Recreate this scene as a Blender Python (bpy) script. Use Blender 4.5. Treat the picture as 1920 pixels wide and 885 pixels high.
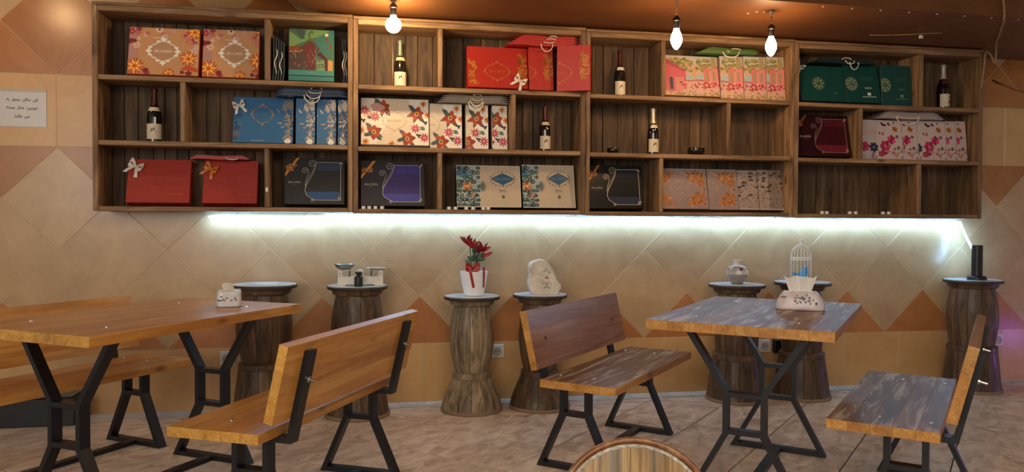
import bpy, bmesh, math, random
from mathutils import Vector, Matrix
PI = math.pi
random.seed(7)
scene = bpy.context.scene
C = scene.collection
for o in list(bpy.data.objects): bpy.data.objects.remove(o)

# ------------------------------------------------------------------ camera, light, exposure
cam_d = bpy.data.cameras.new('camera'); cam = bpy.data.objects.new('camera', cam_d); C.objects.link(cam)
cam_d.sensor_width = 36; cam_d.lens = 27.0; cam_d.clip_start = .05
yaw, pitch, roll = .18237, -.0201, .0045
fw = Vector((math.sin(yaw)*math.cos(pitch), math.cos(yaw)*math.cos(pitch), math.sin(pitch)))
rt = Vector((math.cos(yaw), -math.sin(yaw), 0)); up = rt.cross(fw)
rt, up = rt*math.cos(roll)+up*math.sin(roll), up*math.cos(roll)-rt*math.sin(roll)
M = Matrix((rt, up, -fw)).transposed().to_4x4(); M.translation = (.2763, -4.61, 1.101)
cam.matrix_world = M
scene.camera = cam
vs = scene.view_settings
vs.view_transform = 'Standard'; vs.look = 'None'; vs.gamma = 1; vs.use_curve_mapping = False; vs.exposure = 0.1

world = bpy.data.worlds.new('room_light'); scene.world = world; world.use_nodes = True
bg = world.node_tree.nodes['Background']; bg.inputs[0].default_value = (1, .91, .80, 1); bg.inputs[1].default_value = .27

def area(name, loc, target, sx, sy, power, col):
    l = bpy.data.lights.new(name, 'AREA'); l.shape = 'RECTANGLE'; l.size = sx; l.size_y = sy; l.energy = power; l.color = col
    o = bpy.data.objects.new(name, l); C.objects.link(o); o.location = loc
    o.rotation_euler = (Vector(target)-Vector(loc)).to_track_quat('-Z', 'Y').to_euler(); return o
area('window_daylight', (-2.6, -7.2, 1.9), (.6, 0, 1.0), 3.2, 1.8, 104, (1, .93, .83))
area('overhead_fill', (.9, -4.6, 2.6), (.9, -3.4, 0), 3.0, 1.2, 62, (1, .80, .58))  # unseen fill light added above the camera to brighten the room
pl = bpy.data.lights.new('violet_lamp', 'POINT'); pl.energy = 4.5; pl.color = (.42, .12, 1); pl.shadow_soft_size = .08
plo = bpy.data.objects.new('violet_lamp', pl); C.objects.link(plo); plo.location = (5.35, -.75, .2)

# ------------------------------------------------------------------ materials
def lin(h):
    h = h.lstrip('#'); v = [int(h[i:i+2], 16)/255 for i in (0, 2, 4)]
    return tuple((c/12.92 if c <= .04045 else ((c+.055)/1.055)**2.4) for c in v)+(1,)
MC = {}
def new_mat(name):
    m = bpy.data.materials.new(name); m.use_nodes = True
    return m, m.node_tree.nodes, m.node_tree.links, m.node_tree.nodes['Principled BSDF']
def flat(h, rough=.5, metal=0., spec=.5, coat=0., grain=0.):
    k = (h, rough, metal, spec, coat, grain)
    if k in MC: return MC[k]
    m, N, L, b = new_mat('plain_'+h.lstrip('#'))
    b.inputs['Base Color'].default_value = lin(h); b.inputs['Roughness'].default_value = rough; b.inputs['Metallic'].default_value = metal
    b.inputs['Specular IOR Level'].default_value = spec; b.inputs['Coat Weight'].default_value = coat
    tc = N.new('ShaderNodeTexCoord'); n = N.new('ShaderNodeTexNoise'); n.inputs['Scale'].default_value = 60; n.inputs['Detail'].default_value = 4
    L.new(tc.outputs['Object'], n.inputs['Vector'])
    mx = N.new('ShaderNodeMix'); mx.data_type = 'RGBA'; mx.blend_type = 'MULTIPLY'; mx.inputs[0].default_value = .12+grain
    mx.inputs[6].default_value = lin(h); L.new(n.outputs['Fac'], mx.inputs[7]); 
    cr = N.new('ShaderNodeMapRange'); cr.inputs[1].default_value = .3; cr.inputs[2].default_value = .7; cr.inputs[3].default_value = .6; cr.inputs[4].default_value = 1.25
    L.new(n.outputs['Fac'], cr.inputs[0]); L.new(cr.outputs[0], mx.inputs[7]); L.new(mx.outputs[2], b.inputs['Base Color'])
    MC[k] = m; return m
def emit(name, col, s):
    m = bpy.data.materials.new(name); m.use_nodes = True; N = m.node_tree.nodes; N.clear()
    e = N.new('ShaderNodeEmission'); e.inputs[0].default_value = col; e.inputs[1].default_value = s
    o = N.new('ShaderNodeOutputMaterial'); m.node_tree.links.new(e.outputs[0], o.inputs[0]); return m
def wood(name, dark, mid, light, axis, rough=.6, rand=.35, coat=0., along=1.3, across=13., wear_gloss=None, wear_gloss_amt=.5, knots=.8, bump=.25, spec=.4):
    m, N, L, b = new_mat(name)
    tc = N.new('ShaderNodeTexCoord'); oi = N.new('ShaderNodeObjectInfo')
    off = N.new('ShaderNodeVectorMath'); off.operation = 'SCALE'; off.inputs[0].default_value = (37, 53, 71); L.new(oi.outputs['Random'], off.inputs['Scale'])
    add = N.new('ShaderNodeVectorMath'); L.new(tc.outputs['Object'], add.inputs[0]); L.new(off.outputs[0], add.inputs[1])
    def mapped(a, c):
        mp = N.new('ShaderNodeMapping'); s = [c, c, c]; s['XYZ'.index(axis)] = a; mp.inputs['Scale'].default_value = s; L.new(add.outputs[0], mp.inputs[0]); return mp
    n1 = N.new('ShaderNodeTexNoise'); n1.inputs['Scale'].default_value = 1.6; n1.inputs['Detail'].default_value = 7; n1.inputs['Roughness'].default_value = .62; n1.inputs['Distortion'].default_value = .9
    L.new(mapped(along, across).outputs[0], n1.inputs['Vector'])
    n2 = N.new('ShaderNodeTexNoise'); n2.inputs['Scale'].default_value = 1.; n2.inputs['Detail'].default_value = 5; n2.inputs['Roughness'].default_value = .7
    L.new(mapped(along*3, across*11).outputs[0], n2.inputs['Vector'])
    cr = N.new('ShaderNodeValToRGB'); e = cr.color_ramp.elements; e[0].position = .3; e[0].color = lin(dark); e[1].position = .72; e[1].color = lin(light)
    x = e.new(.5); x.color = lin(mid); L.new(n1.outputs['Fac'], cr.inputs[0])
    mr = N.new('ShaderNodeMapRange'); mr.inputs[1].default_value = .3; mr.inputs[2].default_value = .7; mr.inputs[3].default_value = .62; mr.inputs[4].default_value = 1.2; L.new(n2.outputs['Fac'], mr.inputs[0])
    mul = N.new('ShaderNodeMix'); mul.data_type = 'RGBA'; mul.blend_type = 'MULTIPLY'; mul.inputs[0].default_value = .8
    L.new(cr.outputs[0], mul.inputs[6]); L.new(mr.outputs[0], mul.inputs[7])
    col = mul.outputs[2]
    if knots:
        v = N.new('ShaderNodeTexVoronoi'); v.inputs['Scale'].default_value = 1.; L.new(mapped(3.2, 7.).outputs[0], v.inputs['Vector'])
        kr = N.new('ShaderNodeMapRange'); kr.inputs[1].default_value = .03; kr.inputs[2].default_value = .14; kr.inputs[3].default_value = knots; kr.inputs[4].default_value = 0; L.new(v.outputs['Distance'], kr.inputs[0])
        km = N.new('ShaderNodeMix'); km.data_type = 'RGBA'; km.inputs[7].default_value = tuple(c*.35 for c in lin(dark)[:3])+(1,)
        L.new(kr.outputs[0], km.inputs[0]); L.new(col, km.inputs[6]); col = km.outputs[2]
    hv = N.new('ShaderNodeHueSaturation'); rr = N.new('ShaderNodeMapRange'); rr.inputs[3].default_value = 1-rand; rr.inputs[4].default_value = 1+rand; L.new(oi.outputs['Random'], rr.inputs[0])
    L.new(rr.outputs[0], hv.inputs['Value']); L.new(col, hv.inputs['Color']); col = hv.outputs[0]
    if wear_gloss:  # pale streaks: wear, plus gloss painted into the worn tops and backs
        n3 = N.new('ShaderNodeTexNoise'); n3.inputs['Scale'].default_value = 1.; n3.inputs['Detail'].default_value = 8; n3.inputs['Roughness'].default_value = .72; n3.inputs['Distortion'].default_value = .5
        L.new(mapped(2.2, 21.).outputs[0], n3.inputs['Vector'])
        wr = N.new('ShaderNodeMapRange'); wr.inputs[1].default_value = .51; wr.inputs[2].default_value = .62; wr.inputs[3].default_value = 0; wr.inputs[4].default_value = wear_gloss_amt; L.new(n3.outputs['Fac'], wr.inputs[0])
        wm = N.new('ShaderNodeMix'); wm.data_type = 'RGBA'; wm.inputs[7].default_value = lin(wear_gloss); L.new(wr.outputs[0], wm.inputs[0]); L.new(col, wm.inputs[6]); col = wm.outputs[2]
    L.new(col, b.inputs['Base Color']); b.inputs['Roughness'].default_value = rough; b.inputs['Coat Weight'].default_value = coat; b.inputs['Coat Roughness'].default_value = .18
    b.inputs['Specular IOR Level'].default_value = spec
    bp = N.new('ShaderNodeBump'); bp.inputs['Strength'].default_value = bump; bp.inputs['Distance'].default_value = .004; L.new(n2.outputs['Fac'], bp.inputs['Height']); L.new(bp.outputs[0], b.inputs['Normal'])
    return m
def mottled(name, c1, c2, scale, rough, rand=.06, spec=.5, stretch=(1, 1, 1), c3=None, bump=0.):
    m, N, L, b = new_mat(name)
    tc = N.new('ShaderNodeTexCoord'); oi = N.new('ShaderNodeObjectInfo')
    off = N.new('ShaderNodeVectorMath'); off.operation = 'SCALE'; off.inputs[0].default_value = (37, 53, 71); L.new(oi.outputs['Random'], off.inputs['Scale'])
    add = N.new('ShaderNodeVectorMath'); L.new(tc.outputs['Object'], add.inputs[0]); L.new(off.outputs[0], add.inputs[1])
    mp = N.new('ShaderNodeMapping'); mp.inputs['Scale'].default_value = stretch; L.new(add.outputs[0], mp.inputs[0])
    n = N.new('ShaderNodeTexNoise'); n.inputs['Scale'].default_value = scale; n.inputs['Detail'].default_value = 8; n.inputs['Roughness'].default_value = .65; n.inputs['Distortion'].default_value = .8
    L.new(mp.outputs[0], n.inputs['Vector'])
    cr = N.new('ShaderNodeValToRGB'); e = cr.color_ramp.elements; e[0].position = .32; e[0].color = lin(c1); e[1].position = .68; e[1].color = lin(c2)
    if c3: x = e.new(.5); x.color = lin(c3)
    L.new(n.outputs['Fac'], cr.inputs[0])
    hv = N.new('ShaderNodeHueSaturation'); rr = N.new('ShaderNodeMapRange'); rr.inputs[3].default_value = 1-rand; rr.inputs[4].default_value = 1+rand; L.new(oi.outputs['Random'], rr.inputs[0])
    L.new(rr.outputs[0], hv.inputs['Value']); L.new(cr.outputs[0], hv.inputs['Color']); L.new(hv.outputs[0], b.inputs['Base Color'])
    b.inputs['Roughness'].default_value = rough; b.inputs['Specular IOR Level'].default_value = spec
    if bump:
        bp = N.new('ShaderNodeBump'); bp.inputs['Strength'].default_value = bump; bp.inputs['Distance'].default_value = .003; L.new(n.outputs['Fac'], bp.inputs['Height']); L.new(bp.outputs[0], b.inputs['Normal'])
    return m
def glass(name, col, rough=.03, trans=1., ior=1.45):
    m, N, L, b = new_mat(name); b.inputs['Base Color'].default_value = col; b.inputs['Roughness'].default_value = rough
    b.inputs['Transmission Weight'].default_value = trans; b.inputs['IOR'].default_value = ior; return m

W_V = wood('aged_pine_upright', '#4d3826', '#806246', '#a88a66', 'Z', rough=.62, rand=.24)
W_B = wood('shaded_back_plank', '#33261a', '#5a4430', '#7a6046', 'Z', rough=.68, rand=.3)  # darker than the frame boards: shade inside the shelves painted into the planks
W_H = wood('aged_pine_board', '#5a4430', '#8c6c4c', '#b29270', 'X', rough=.6, rand=.14)
PINE = wood('varnished_pine', '#ab7030', '#cb9046', '#dcaa62', 'Y', rough=.34, rand=.10, coat=.25, along=.9, across=9, bump=.06)
PINE_END = wood('varnished_pine_end', '#b07a30', '#cf9a48', '#dcae62', 'Y', rough=.42, rand=.12, along=8, across=8, knots=0, bump=.06)
PINE_TOP = wood('varnished_pine_top', '#9c6226', '#bb7f3a', '#cf9a52', 'Y', rough=.36, rand=.08, coat=.15, along=.9, across=9, bump=.06, wear_gloss='#b99a78', wear_gloss_amt=.12)
WORN_GLOSS_TOP = wood('worn_gloss_top', '#54351f', '#76502f', '#8f6a4a', 'Y', rough=.42, rand=.2, coat=.04, spec=.25, along=.9, across=11, wear_gloss='#cfc4b8', wear_gloss_amt=.72, bump=.12)  # greyer than the edges: glossy reflection painted in, together with worn streaks
WORN_GLOSS_BACK = wood('worn_gloss_back', '#744527', '#94613c', '#a97a54', 'Y', rough=.34, rand=.1, coat=.2, along=.9, across=11, wear_gloss='#b59c8c', wear_gloss_amt=.3, bump=.12)  # pale streaks paint the gloss of the worn varnish into its colour
BARREL = wood('barrel_stave', '#4a3d30', '#8c7a62', '#b5a48a', 'Z', rough=.55, rand=.2, along=1.6, across=15, coat=.1)
BARREL_D = wood('barrel_stave_dark', '#2e2218', '#57432f', '#7a6147', 'Z', rough=.5, rand=.18, along=1.6, across=15, coat=.15)
DISC = mottled('barrel_disc', '#a8b0b6', '#d5dadd', 9, .3, spec=.6)
DISC_EDGE = flat('#3a332d', .45)
RIM = flat('#8a7560', .6, grain=.25)
STEEL = flat('#12151b', .42, 0., .5)
CHROME = flat('#c9c9c9', .25, 1.)
T_PALE = mottled('tile_beige', '#b08e68', '#c3a279', 4, .27, rand=.05)
T_ROW = mottled('tile_ochre', '#c4965e', '#d2a873', 4, .3, rand=.04)
T_ORANGE = mottled('tile_rust', '#a86838', '#bc7e49', 4, .3, rand=.05)
T_BROWN = mottled('tile_brown', '#9c6230', '#b0763f', 4, .27, rand=.05)
GROUT = mottled('grout', '#c9b493', '#d6c4a6', 14, .8)
FLOOR_T = mottled('floor_tile', '#a88f7c', '#efe2d2', 6.5, .36, rand=.07, stretch=(1, 2.2, 1), c3='#d6c2ae', spec=.4)
FLOOR_G = flat('#3a2c24', .8)
MORTAR = mottled('mortar', '#a9a195', '#cfc9bd', 12, .8)
CEIL = mottled('brown_paint', '#643a17', '#704520', 3, .55, rand=0)
WHITE = flat('#e6e4df', .4); CORD = flat('#e8ddc8', .7); GOLD = flat('#c9a25a', .35, .6); BLACK = flat('#0c0c0e', .4)

# ------------------------------------------------------------------ geometry helpers
def mesh(name, verts, faces, mats=(), idx=None, smooth=False):
    me = bpy.data.meshes.new(name); me.from_pydata([tuple(v) for v in verts], [], faces)
    for m in mats: me.materials.append(m)
    if idx: me.polygons.foreach_set('material_index', idx)
    if smooth: me.polygons.foreach_set('use_smooth', [True]*len(me.polygons))
    me.update(); return me
def obj(name, me, parent=None, loc=(0, 0, 0), rot=(0, 0, 0), label=None):
    o = bpy.data.objects.new(name, me); C.objects.link(o); o.location = loc; o.rotation_euler = rot
    if parent: o.parent = parent
    if label: o['label'] = label
    return o
def tag(o, label, cat, group=None):
    o['label'] = label; o['category'] = cat
    if group: o['group'] = group
    return o
def thing(name, label, cat, loc=(0, 0, 0), rz=0, group=None, rx=0):
    o = bpy.data.objects.new(name, None); C.objects.link(o); o.location = loc; o.rotation_euler = (rx, 0, rz); o.empty_display_size = .05
    return tag(o, label, cat, group)
def struct(o): o['kind'] = 'structure'; return o
def box_me(x0, x1, y0, y1, z0, z1, mat, bev=.002, top=None, end=None):
    """bevelled box; top = material of the upper face, end = material of the two Y end faces"""
    bm = bmesh.new(); bmesh.ops.create_cube(bm, size=1)
    for v in bm.verts: v.co = (x0 if v.co.x < 0 else x1, y0 if v.co.y < 0 else y1, z0 if v.co.z < 0 else z1)
    if bev: bmesh.ops.bevel(bm, geom=list(bm.edges), offset=bev, segments=1, affect='EDGES', clamp_overlap=True)
    me = bpy.data.meshes.new('box'); 
    mats = [mat]+([top] if top else [])+([end] if end else [])
    bm.normal_update()
    for f in bm.faces:
        if top and f.normal.z > .9: f.material_index = 1
        elif end and abs(f.normal.y) > .9: f.material_index = mats.index(end)
    bm.to_mesh(me); bm.free()
    for m in mats: me.materials.append(m)
    return me
def prism_me(pts, y0, y1, mat, axis='Y'):
    """outline in X,Z extruded along Y (or outline in X,Y extruded along Z)"""
    n = len(pts); v = []
    for yy in (y0, y1):
        for p in pts: v.append((p[0], yy, p[1]) if axis == 'Y' else (p[0], p[1], yy))
    f = [tuple(range(n)), tuple(range(2*n-1, n-1, -1))]+[(i, i+n, (i+1) % n+n, (i+1) % n) for i in range(n)]
    me = mesh('prism', v, f, [mat]); bm = bmesh.new(); bm.from_mesh(me); bmesh.ops.recalc_face_normals(bm, faces=bm.faces); bm.to_mesh(me); bm.free(); return me
def strut_pts(path, hw):
    """mitred outline of a bent bar"""
    P = [Vector(p) for p in path]; L_, R_ = [], []
    for i, p in enumerate(P):
        d0 = (P[i]-P[i-1]).normalized() if i else (P[1]-P[0]).normalized(); d1 = (P[i+1]-P[i]).normalized() if i < len(P)-1 else d0
        n0 = Vector((-d0.y, d0.x)); n1 = Vector((-d1.y, d1.x)); n = (n0+n1).normalized(); k = hw/max(.35, n.dot(n0))
        if i in (0, len(P)-1):                                       # cut end bars level
            d = d0; n = Vector((1, 0)) if abs(d.y) > .3 else Vector((0, 1)); nn = n if n.dot(n0) > 0 else -n; L_.append(p+nn*hw/max(.35, nn.dot(n0))); R_.append(p-nn*hw/max(.35, nn.dot(n0)))
        else: L_.append(p+n*k); R_.append(p-n*k)
    return [tuple(p) for p in L_+R_[::-1]]
def lathe_me(prof, mat, n=24, smooth=True, a0=0, a1=2*PI, mats=None, seg_mat=None):
    full = abs(a1-a0-2*PI) < 1e-6; cols = n if full else n+1; v = []; f = []; idx = []
    for i in range(cols):
        a = a0+(a1-a0)*i/n
        for r, z in prof: v.append((r*math.cos(a), r*math.sin(a), z))
    k = len(prof)
    for i in range(n):
        j = (i+1) % cols
        for t in range(k-1):
            f.append((i*k+t, j*k+t, j*k+t+1, i*k+t+1)); idx.append(seg_mat[t] if seg_mat else 0)
    me = mesh('lathe', v, f, mats or [mat], idx, smooth)
    bm = bmesh.new(); bm.from_mesh(me); bmesh.ops.remove_doubles(bm, verts=bm.verts, dist=1e-5); bmesh.ops.recalc_face_normals(bm, faces=bm.faces); bm.to_mesh(me); bm.free()
    if smooth: me.set_sharp_from_angle(angle=math.radians(38))
    return me
def tube_me(pts, r, mat, n=6, closed=False, taper=None):
    P = [Vector(p) for p in pts]; v = []; f = []; m = len(P)
    for i, p in enumerate(P):
        d = (P[min(i+1, m-1)]-P[max(i-1, 0)]).normalized() if not closed else (P[(i+1) % m]-P[i-1]).normalized()
        a = d.orthogonal().normalized() if abs(d.z) > .95 else d.cross(Vector((0, 0, 1))).normalized(); b = d.cross(a)
        rr = r*(taper(i/(m-1)) if taper else 1)
        for k in range(n): t = 2*PI*k/n; v.append(p+(a*math.cos(t)+b*math.sin(t))*rr)
    for i in range(m if closed else m-1):
        j = (i+1) % m
        for k in range(n): f.append((i*n+k, i*n+(k+1) % n, j*n+(k+1) % n, j*n+k))
    if not closed: f += [tuple(range(n-1, -1, -1)), tuple(range((m-1)*n, m*n))]
    return mesh('tube', v, f, [mat], None, True)
def arc(cx, cz, rx, rz, a0, a1, n, y=0): return [(cx+rx*math.cos(a0+(a1-a0)*i/n), y, cz+rz*math.sin(a0+(a1-a0)*i/n)) for i in range(n+1)]
def join(meshes):
    bm = bmesh.new(); mats = []
    for me in meshes:
        off = [0]*max(1, len(me.materials))
        for i, m in enumerate(me.materials):
            if m not in mats: mats.append(m)
            off[i] = mats.index(m)
        n0 = len(bm.faces); bm.from_mesh(me); bm.faces.ensure_lookup_table()
        for f in bm.faces[n0:]: f.material_index = off[f.material_index] if f.material_index < len(off) else 0
    r = bpy.data.meshes.new('joined'); bm.to_mesh(r); bm.free()
    for m in mats: r.materials.append(m)
    return r
def moved(me, loc=(0, 0, 0), rot=(0, 0, 0), sc=(1, 1, 1)):
    from mathutils import Euler
    m2 = me.copy(); m2.transform(Matrix.Translation(loc) @ Euler(rot).to_matrix().to_4x4() @ Matrix.Diagonal((*sc, 1))); return m2

# ------------------------------------------------------------------ the setting
S = .40; H = S/math.sqrt(2); ZC = .364; ZB = ZC+4*.2827; ZA = ZB+.397; HV = .2827
XL, XR, ZTOP = -2.7, 6.0, 2.78
wall = struct(obj('wall_back', box_me(XL, XR, .0016, .16, 0, ZTOP, GROUT, 0)))
g = .0013; TH = .012
def tile_poly(pts, mat, bev=.0015):
    """tile from an outline in wall X,Z; front face at y=0, centred on its own origin"""
    cx = sum(p[0] for p in pts)/len(pts); cz = sum(p[1] for p in pts)/len(pts); n = len(pts)
    def inset(p, d):
        v = Vector((p[0]-cx, p[1]-cz)); l = v.length; return v*(1-d*1.41/l)
    o_ = [inset(p, g) for p in pts]; i_ = [inset(p, g+bev) for p in pts]
    v = [(p.x, TH, p.y) for p in o_]+[(p.x, bev, p.y) for p in o_]+[(p.x, 0, p.y) for p in i_]
    f = [tuple(range(2*n, 3*n))]
    for L0 in (0, n): f += [(L0+i, L0+(i+1) % n, L0+n+(i+1) % n, L0+n+i) for i in range(n)]
    me = mesh('tile', v, f, [mat]); return me, (cx, 0, cz)
cache = {}
def wall_tile(key, pts, mat):
    if key not in cache: cache[key] = tile_poly(pts, mat)[0]
    cx = sum(p[0] for p in pts)/len(pts); cz = sum(p[1] for p in pts)/len(pts)
    obj('tile', cache[key], wall, (cx, 0, cz))
x = .584-.4*7
while x < 5.4:
    wall_tile('row0', [(x, .006), (x+.4, .006), (x+.4, ZC), (x, ZC)], T_ROW); x += .4
x = -1.418-.4*3
while x < 5.4:
    wall_tile('rowA', [(x, ZB), (x+.4, ZB), (x+.4, ZA), (x, ZA)], T_ROW); x += .4
D2 = 2*H
for k in range(-5, 11):
    X = k*D2
    if X < -2.4 or X > 5.6: continue
    wall_tile('triO', [(X-H, ZC), (X+H, ZC), (X, ZC+HV)], T_ORANGE)
    wall_tile('diaP', [(X, ZC+HV), (X+H, ZC+2*HV), (X, ZC+3*HV), (X-H, ZC+2*HV)], T_PALE)
    wall_tile('triB', [(X, ZC+3*HV), (X+H, ZB), (X-H, ZB)], T_BROWN)
    wall_tile('triU', [(X-H, ZA), (X+H, ZA), (X, ZA+HV)], T_BROWN)
    wall_tile('diaP', [(X, ZA+HV), (X+H, ZA+2*HV), (X, ZA+3*HV), (X-H, ZA+2*HV)], T_PALE)
    X += H
    wall_tile('diaP', [(X, ZC), (X+H, ZC+HV), (X, ZC+2*HV), (X-H, ZC+HV)], T_PALE)
    wall_tile('diaP', [(X, ZC+2*HV), (X+H, ZC+3*HV), (X, ZB), (X-H, ZC+3*HV)], T_PALE)
    wall_tile('diaB', [(X, ZA), (X+H, ZA+HV), (X, ZA+2*HV), (X-H, ZA+HV)], T_BROWN)
# floor: slab, then square tiles laid on the diagonal
floor = struct(obj('floor', box_me(XL, XR, -6.5, .16, -.12, -.004, FLOOR_G, 0)))
ft = .409; fa = math.radians(46.3)
fx = Vector((math.cos(fa), math.sin(fa))); fy = Vector((-fx.y, fx.x)); F0 = Vector((.556, -.438))
ftile = box_me(-ft/2+.0028, ft/2-.0028, -ft/2+.0028, ft/2-.0028, -.012, 0, FLOOR_T, .0012)
for i in range(-16, 17):
    for j in range(-16, 17):
        c = F0+fx*ft*(i+.5)+fy*ft*(j+.5)
        if -2.3 < c.x < 5.3 and -3.35 < c.y < -.37: obj('floor_tile', ftile, floor, (c.x, c.y, 0), (0, 0, fa))
        elif -2.3 < c.x < 5.3 and -.37 <= c.y < .2:                   # cut tiles along the wall
            poly = [c+fx*a*ft/2*.992+fy*b*ft/2*.992 for a, b in ((-1, -1), (1, -1), (1, 1), (-1, 1))]; out = []; lim = -.095
            for a, b in zip(poly, poly[1:]+poly[:1]):
                if a.y <= lim: out.append(a)
                if (a.y-lim)*(b.y-lim) < 0: out.append(a+(b-a)*((lim-a.y)/(b.y-a.y)))
            if len(out) > 2:
                q = [((p-c).x, (p-c).y) for p in out]
                obj('floor_tile', prism_me(q, -.012, 0, FLOOR_T, 'Z'), floor, (c.x, c.y, 0))
n_ = 60; v = []; f = []
for i in range(n_+1):
    xx = XL+(XR-XL)*i/n_; w_ = .085+.012*random.random()
    v += [(xx, -w_, -.006), (xx, -w_, .002+.003*random.random()), (xx, .012, .012)]
for i in range(n_): f += [(3*i, 3*i+3, 3*i+4, 3*i+1), (3*i+1, 3*i+4, 3*i+5, 3*i+2)]
struct(obj('trim_1', mesh('mortar', v, f, [MORTAR])))
# ceiling, low soffit with a curved left edge, riser
struct(obj('ceiling', box_me(XL, XR, -6.5, .16, ZTOP, ZTOP+.1, CEIL, 0)))
def zs(x): return 2.252-.006*x
cv = [(.17, .01), (.10, -.115), (.03, -.175), (-.05, -.275), (-.14, -.40), (-.27, -.56), (-.47, -.74), (-.75, -.88), (-1.1, -.945)]
out = cv+[(XR, -.945), (XR, .01)]
n_ = len(out); v = [(a, b, zs(a)) for a, b in out]+[(a, b, ZTOP) for a, b in out]
f = [tuple(range(n_)), tuple(range(2*n_-1, n_-1, -1))]+[(i, i+n_, (i+1) % n_+n_, (i+1) % n_) for i in range(n_)]
soffit = struct(obj('trim_2', mesh('soffit', v, f, [CEIL])))
soffit['label'] = 'low brown soffit with a rounded left edge above the shelves'
nail = lathe_me([(0, -.004), (.006, -.003), (.004, .002)], flat('#d8cbb8', .5), 8)
for x in (2.62, 2.79, 2.96, 3.13, 3.30, 3.47, 3.64, 3.81, 3.98):
    obj('nail_head', nail, soffit, (x, -.905, zs(x)))
for x, y in ((2.30, -.70), (2.33, -.74), (2.37, -.745)): obj('plaster_chip', nail, soffit, (x, y, zs(x)))

# ------------------------------------------------------------------ shelves
UW = 1.336; UX = [-1.155+UW*i for i in range(4)]; FY = -.25; ROW = [1.860, 1.517, 1.170]
def uz(i): return -.004*(UX[i]+UW/2+1.15)
DIV = [[-.277, -.71, -.279], [.665, 1.087, .664], [1.996, 2.418, 1.988], [3.735, 3.309, 3.730]]
US = ['first wooden wall shelf unit from the left, above the long orange bench', 'second wooden wall shelf unit from the left, holding the purple box', 'third wooden wall shelf unit from the left, holding the pink village boxes', 'rightmost wooden wall shelf unit, with an empty bottom row']
for i in range(4):
    z0 = uz(i); T = thing('wall_shelf', US[i], 'shelf', (UX[i], 0, 1.145+z0), 0, 'wooden shelf units hung in a row')
    b = 1.145; s = .027; w = UW-.002
    def board(name, x0, x1, y0, y1, za, zb, mat): return obj(name, box_me(x0, x1, y0, y1, 0, zb-za, mat, .003), T, (0, 0, za-b))
    rnd = lambda: random.uniform(-.002, .002)
    board('side_panel', 0, s, FY+rnd(), -.012, b, 2.222, W_V); board('side_panel', w-s, w, FY+rnd(), -.012, b, 2.222, W_V)
    board('top_board', 0, w, FY-.004, -.012, 2.2225, 2.238, W_H)
    board('top_rail', s+.0005, w-s-.0005, FY-.002, -.034, 2.192, 2.222, W_H)
    board('bottom_board', s+.0005, w-s-.0005, FY+.002, -.034, b, 1.170, W_H)
    for zt in ROW[:2]: board('shelf_board', s+.0005, w-s-.0005, FY+.001, -.034, zt-.025, zt, W_H)
    lo = [1.860, 1.517, 1.170]; hi = [2.192, 1.835, 1.492]
    for r in range(3):
        xd = DIV[i][r]-UX[i]; d = board('divider', xd-.013, xd+.013, FY+.003, -.034, lo[r]+.0004, hi[r]-.0004, W_V)
        if i == 0 and r == 2: obj('price_sticker', box_me(xd-.006, xd+.006, FY-.0005, FY+.0025, .085, .107, WHITE, 0), d, (0, 0, 0))
    x = s+.001; 
    while x < w-s-.02:
        pw = min(random.uniform(.06, .115), w-s-.001-x)
        if w-s-.001-(x+pw) < .04: pw = w-s-.001-x
        th = random.uniform(.010, .017)
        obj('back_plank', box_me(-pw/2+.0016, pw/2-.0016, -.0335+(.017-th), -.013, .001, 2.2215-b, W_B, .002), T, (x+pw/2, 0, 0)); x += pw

# ------------------------------------------------------------------ printed fronts: flat ornaments laid on a face
TXT = {}
def text_tris(s):
    if s in TXT: return TXT[s]
    cu = bpy.data.curves.new('lettering', 'FONT'); cu.body = s; cu.resolution_u = 3; o = bpy.data.objects.new('lettering', cu); C.objects.link(o)
    bpy.context.view_layer.update(); me = o.to_mesh()
    tr = [[(me.vertices[k].co.x, me.vertices[k].co.y) for k in p.vertices] for p in me.polygons]
    o.to_mesh_clear(); bpy.data.objects.remove(o); bpy.data.curves.remove(cu)
    xs = [p[0] for t in tr for p in t]; ys = [p[1] for t in tr for p in t]
    TXT[s] = (tr, min(xs), max(xs), min(ys), max(ys)); return TXT[s]
def clip(poly, x0, x1, z0, z1):
    for ax, lim, sg in ((0, x0, 1), (0, x1, -1), (1, z0, 1), (1, z1, -1)):
        o = []
        for a, b in zip(poly, poly[1:]+poly[:1]):
            da, db = sg*(a[ax]-lim), sg*(b[ax]-lim)
            if da >= 0: o.append(a)
            if da*db < 0: t = da/(da-db); o.append((a[0]+(b[0]-a[0])*t, a[1]+(b[1]-a[1])*t))
        poly = o
        if len(poly) < 3: return []
    return poly
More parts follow.
